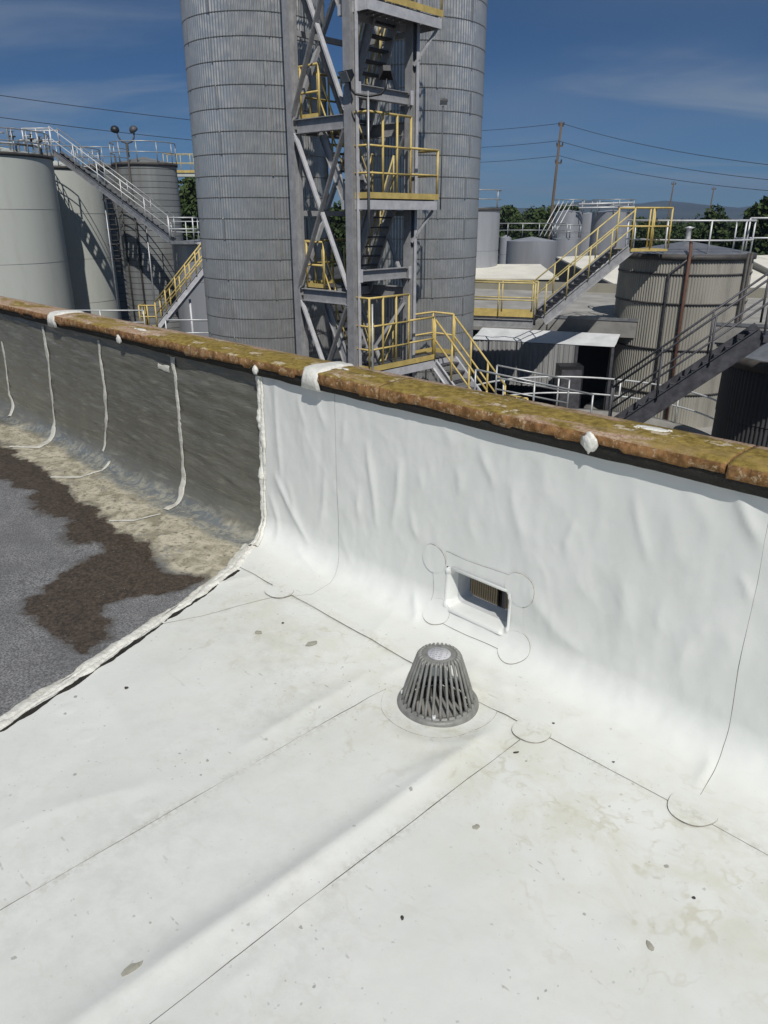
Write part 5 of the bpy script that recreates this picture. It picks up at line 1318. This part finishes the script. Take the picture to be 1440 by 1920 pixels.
# ------------------------------------------------------------------ utility poles and wires
def upole(u, vt, D, label, arms, lean=0.0):
    p = at(u, vt, D); t = empty('utility_pole', (p.x, D, GZ)); tag(t, label, 'utility pole', 'utility poles'); h = p.z - GZ
    MB().tube([(-lean, 0, 0), (0, 0, h)], [.18, .10], 10).build('pole', M['wood_pole'], t)
    for k, (dz, L) in enumerate(arms):
        c = MB().bar((-L, 0, h - dz), (L, 0, h - dz), .12, .14).build('crossarm', M['wood_pole'], t)
        for x in (-L * .9, L * .9): MB().lathe([(.06, 0), (.09, .08), (.05, .16), (.08, .22), (.0, .26)], 8, (x, 0, h - dz + .07)).build('insulator', M['rim_dark'], c)
    return t, h
upole(1053, 228, 80, 'tall wooden utility pole above the far silver tanks', ((.35, .25), (2.1, .3), (3.6, .3)), .55)
upole(1264, 340, 150, 'thin distant utility pole beside the blue hills', ((.5, .4),), .6)
upole(1339, 350, 165, 'most distant utility pole above the dark conifer', ((.5, .4),), .4)
def wires(pts, sag, label, r=.035):
    P = [Vector(p) for p in pts]; out = []
    for a, b in zip(P[:-1], P[1:]): out += [a + (b - a) * (i / 24) - Vector((0, 0, sag * 4 * (i / 24) * (1 - i / 24))) for i in range(24)]
    out.append(P[-1]); o = MB().tube(out, r, 5).build('power_line', M['wire']); tag(o, label, 'power line', 'power lines')
wires([at(700, 243, 110), at(1053, 231, 80), at(1530, 318, 55)], .5, 'topmost power line running right from the tall pole', .022)
wires([at(700, 273, 110), at(1047, 264, 80), at(1530, 345, 55)], .5, 'middle power line running right from the tall pole', .022)
wires([at(700, 301, 110), at(1049, 292, 80), at(1530, 364, 55)], .5, 'lowest power line running right from the tall pole', .022)
wires([at(-60, 170, 60), at(600, 246, 95)], .3, 'upper of the two power lines in the sky on the left', .026)
wires([at(-60, 212, 60), at(600, 281, 95)], .3, 'lower of the two power lines in the sky on the left', .026)
# ------------------------------------------------------------------ trees and hills
def tree(name, x, D, h, rad, label, m, seed, conif=False, n=2600, zb=GZ, leaf=.30):
    rng = np.random.default_rng(seed); t = empty(name, (x, D, zb)); tag(t, label, 'tree', 'background trees')
    tr = MB().tube([(0, 0, 0), (.1, .05, h * .35), (-.05, .1, h * .7), (0, 0, h * .96)], [.28, .22, .13, .03], 8)
    for k in range(7):
        a = rng.uniform(0, 6.28); z = h * rng.uniform(.3, .75); L = rad * rng.uniform(.5, .9)
        tr.tube([(0, .05, z), (L * .5 * math.cos(a), L * .5 * math.sin(a), z + L * .3), (L * math.cos(a), L * math.sin(a), z + L * .5)], [.10, .06, .02], 6)
    tr.build('trunk', M['bark'], t)
    nc = 34; cl = []
    for k in range(nc):
        if conif:
            z = rng.uniform(.12, 1.0); rr = rad * (1.02 - z) * rng.uniform(.5, 1.05); a = rng.uniform(0, 6.28); cl.append((rr * math.cos(a), rr * math.sin(a), h * z, rad * .30 * (1.25 - z)))
        else:
            a = rng.uniform(0, 6.28); cz = rng.uniform(-.85, 1); rr = rad * math.sqrt(max(.02, 1 - cz * cz)) * rng.uniform(.25, .85); cl.append((rr * math.cos(a), rr * math.sin(a), h * .6 + cz * h * .34, rad * rng.uniform(.22, .42)))
    cl = np.array(cl); idx = rng.integers(0, nc, n); d = rng.normal(size=(n, 3)); d /= np.linalg.norm(d, axis=1)[:, None]
    C = cl[idx, :3] + d * (cl[idx, 3] * rng.uniform(.55, 1.05, n) ** .5)[:, None] * np.array([1, 1, .8])
    A = rng.normal(size=(n, 3)); A /= np.linalg.norm(A, axis=1)[:, None]; B = np.cross(A, rng.normal(size=(n, 3))); B /= np.linalg.norm(B, axis=1)[:, None]
    s_ = leaf * rng.uniform(.6, 1.3, n)[:, None]
    V = np.stack([C - A * s_, C + B * s_ * .6, C + A * s_, C - B * s_ * .6], 1).reshape(-1, 3)
    mb = MB(); mb.v = [tuple(p) for p in V.tolist()]; mb.f = [(4 * i, 4 * i + 1, 4 * i + 2, 4 * i + 3) for i in range(n)]; mb.smooth = [False] * n
    o = obj('crown', mb.mesh('crown'), t, m); o['kind'] = 'stuff'
def tree_px(u, vt, D, rad, label, m, seed, conif=False, name=None, n=2600, leaf=.3):
    p = at(u, vt, D); tree(name or ('conifer_tree' if conif else 'leafy_tree'), p.x, D, p.z - GZ, rad, label, m, seed, conif, n, leaf=leaf)
tree_px(356, 322, 85, 3.6, 'dark green tree between the banded silo tank and the left tall silo', M['leaf_mid'], 1, False, None, 5200, .32)
tree_px(640, 380, 95, 3.0, 'dark tree glimpsed through the stair tower', M['leaf_dark'], 15)
for i, (u, v, D, r_, lab, c) in enumerate(((952, 392, 130, 4.2, 'dark round tree just right of the slim silver tank', 0), (978, 405, 150, 3.8, 'low dark tree second from the slim silver tank', 0), (1003, 394, 140, 4.6, 'green tree behind the wide low silver tank', 0),
    (1030, 388, 120, 3.6, 'tree behind the slanted ladder', 0), (1064, 380, 110, 2.6, 'tree top showing above the silver tank with the ladder', 0), (1208, 411, 150, 5.0, 'dark tree behind the yellow platform', 0), (1240, 418, 160, 6.0, 'dark low tree behind the tank guard rail, left part', 0),
    (1285, 419, 160, 6.0, 'dark low tree behind the tank cone roof', 0), (1345, 389, 95, 2.8, 'broad dark conifer above the corrugated tank', 0), (1322, 412, 120, 4.2, 'dark tree left of the broad conifer', 0), (1392, 417, 150, 5.0, 'low dark tree right of the broad conifer', 0),
    (1447, 372, 75, 3.0, 'near dark tree at the right photo edge', 0), (1170, 405, 150, 4.5, 'dark tree behind the rightmost big silver tank', 0), (1110, 402, 150, 4.0, 'dark tree behind the far pipes', 0), (925, 410, 160, 5.0, 'dark tree hidden behind the slim silver tank', 0))):
    tree_px(u, v, D, r_, lab, M['leaf_dark' if i % 3 else 'leaf_mid'], 30 + i, bool(c), None, 3200, .30)
hx = np.linspace(-3200, 3800, 160); hy = 3300.
pk = 38 + 26 * fbm(hx / 420., hx * 0, 5, 4) + 30 * np.exp(-((hx - 1180) / 330) ** 2) + 12 * np.exp(-((hx - 480) / 200) ** 2)
rows = []
for k, (yy, f_) in enumerate(((hy - 900, 0), (hy - 550, .35), (hy - 250, .75), (hy, 1.0), (hy + 500, .4), (hy + 900, 0))):
    rows.append(np.stack([hx, np.full_like(hx, yy) + 90 * fbm(hx / 300, hx * 0 + k, 8, 3), GZ - 1 + pk * f_ * (1 + .12 * fbm(hx / 130, hx * 0 + k * 3, 12, 3))], -1))
n = len(hx); MBh = MB(); MBh.add(np.concatenate(rows).tolist(), [(j * n + i, j * n + i + 1, (j + 1) * n + i + 1, (j + 1) * n + i) for j in range(len(rows) - 1) for i in range(n - 1)], True)
tag(MBh.build('hills', M['hill']), kind='structure')


# ------------------------------------------------------------------ air
hz = MB(); hz.bbox((-4400, -320, -8.2), (4400, 4700, 150))
t = NT('air_haze'); t.n.remove(t.b); v = t.n.new('ShaderNodeVolumePrincipled')
v.inputs['Color'].default_value = (0.42, 0.62, 0.95, 1); v.inputs['Density'].default_value = 0.00021; v.inputs['Anisotropy'].default_value = 0.2
t.l.new(v.outputs[0], t.out.inputs['Volume'])
tag(hz.build('haze', t.m), kind='stuff')
scene.cycles.volume_bounces = 0
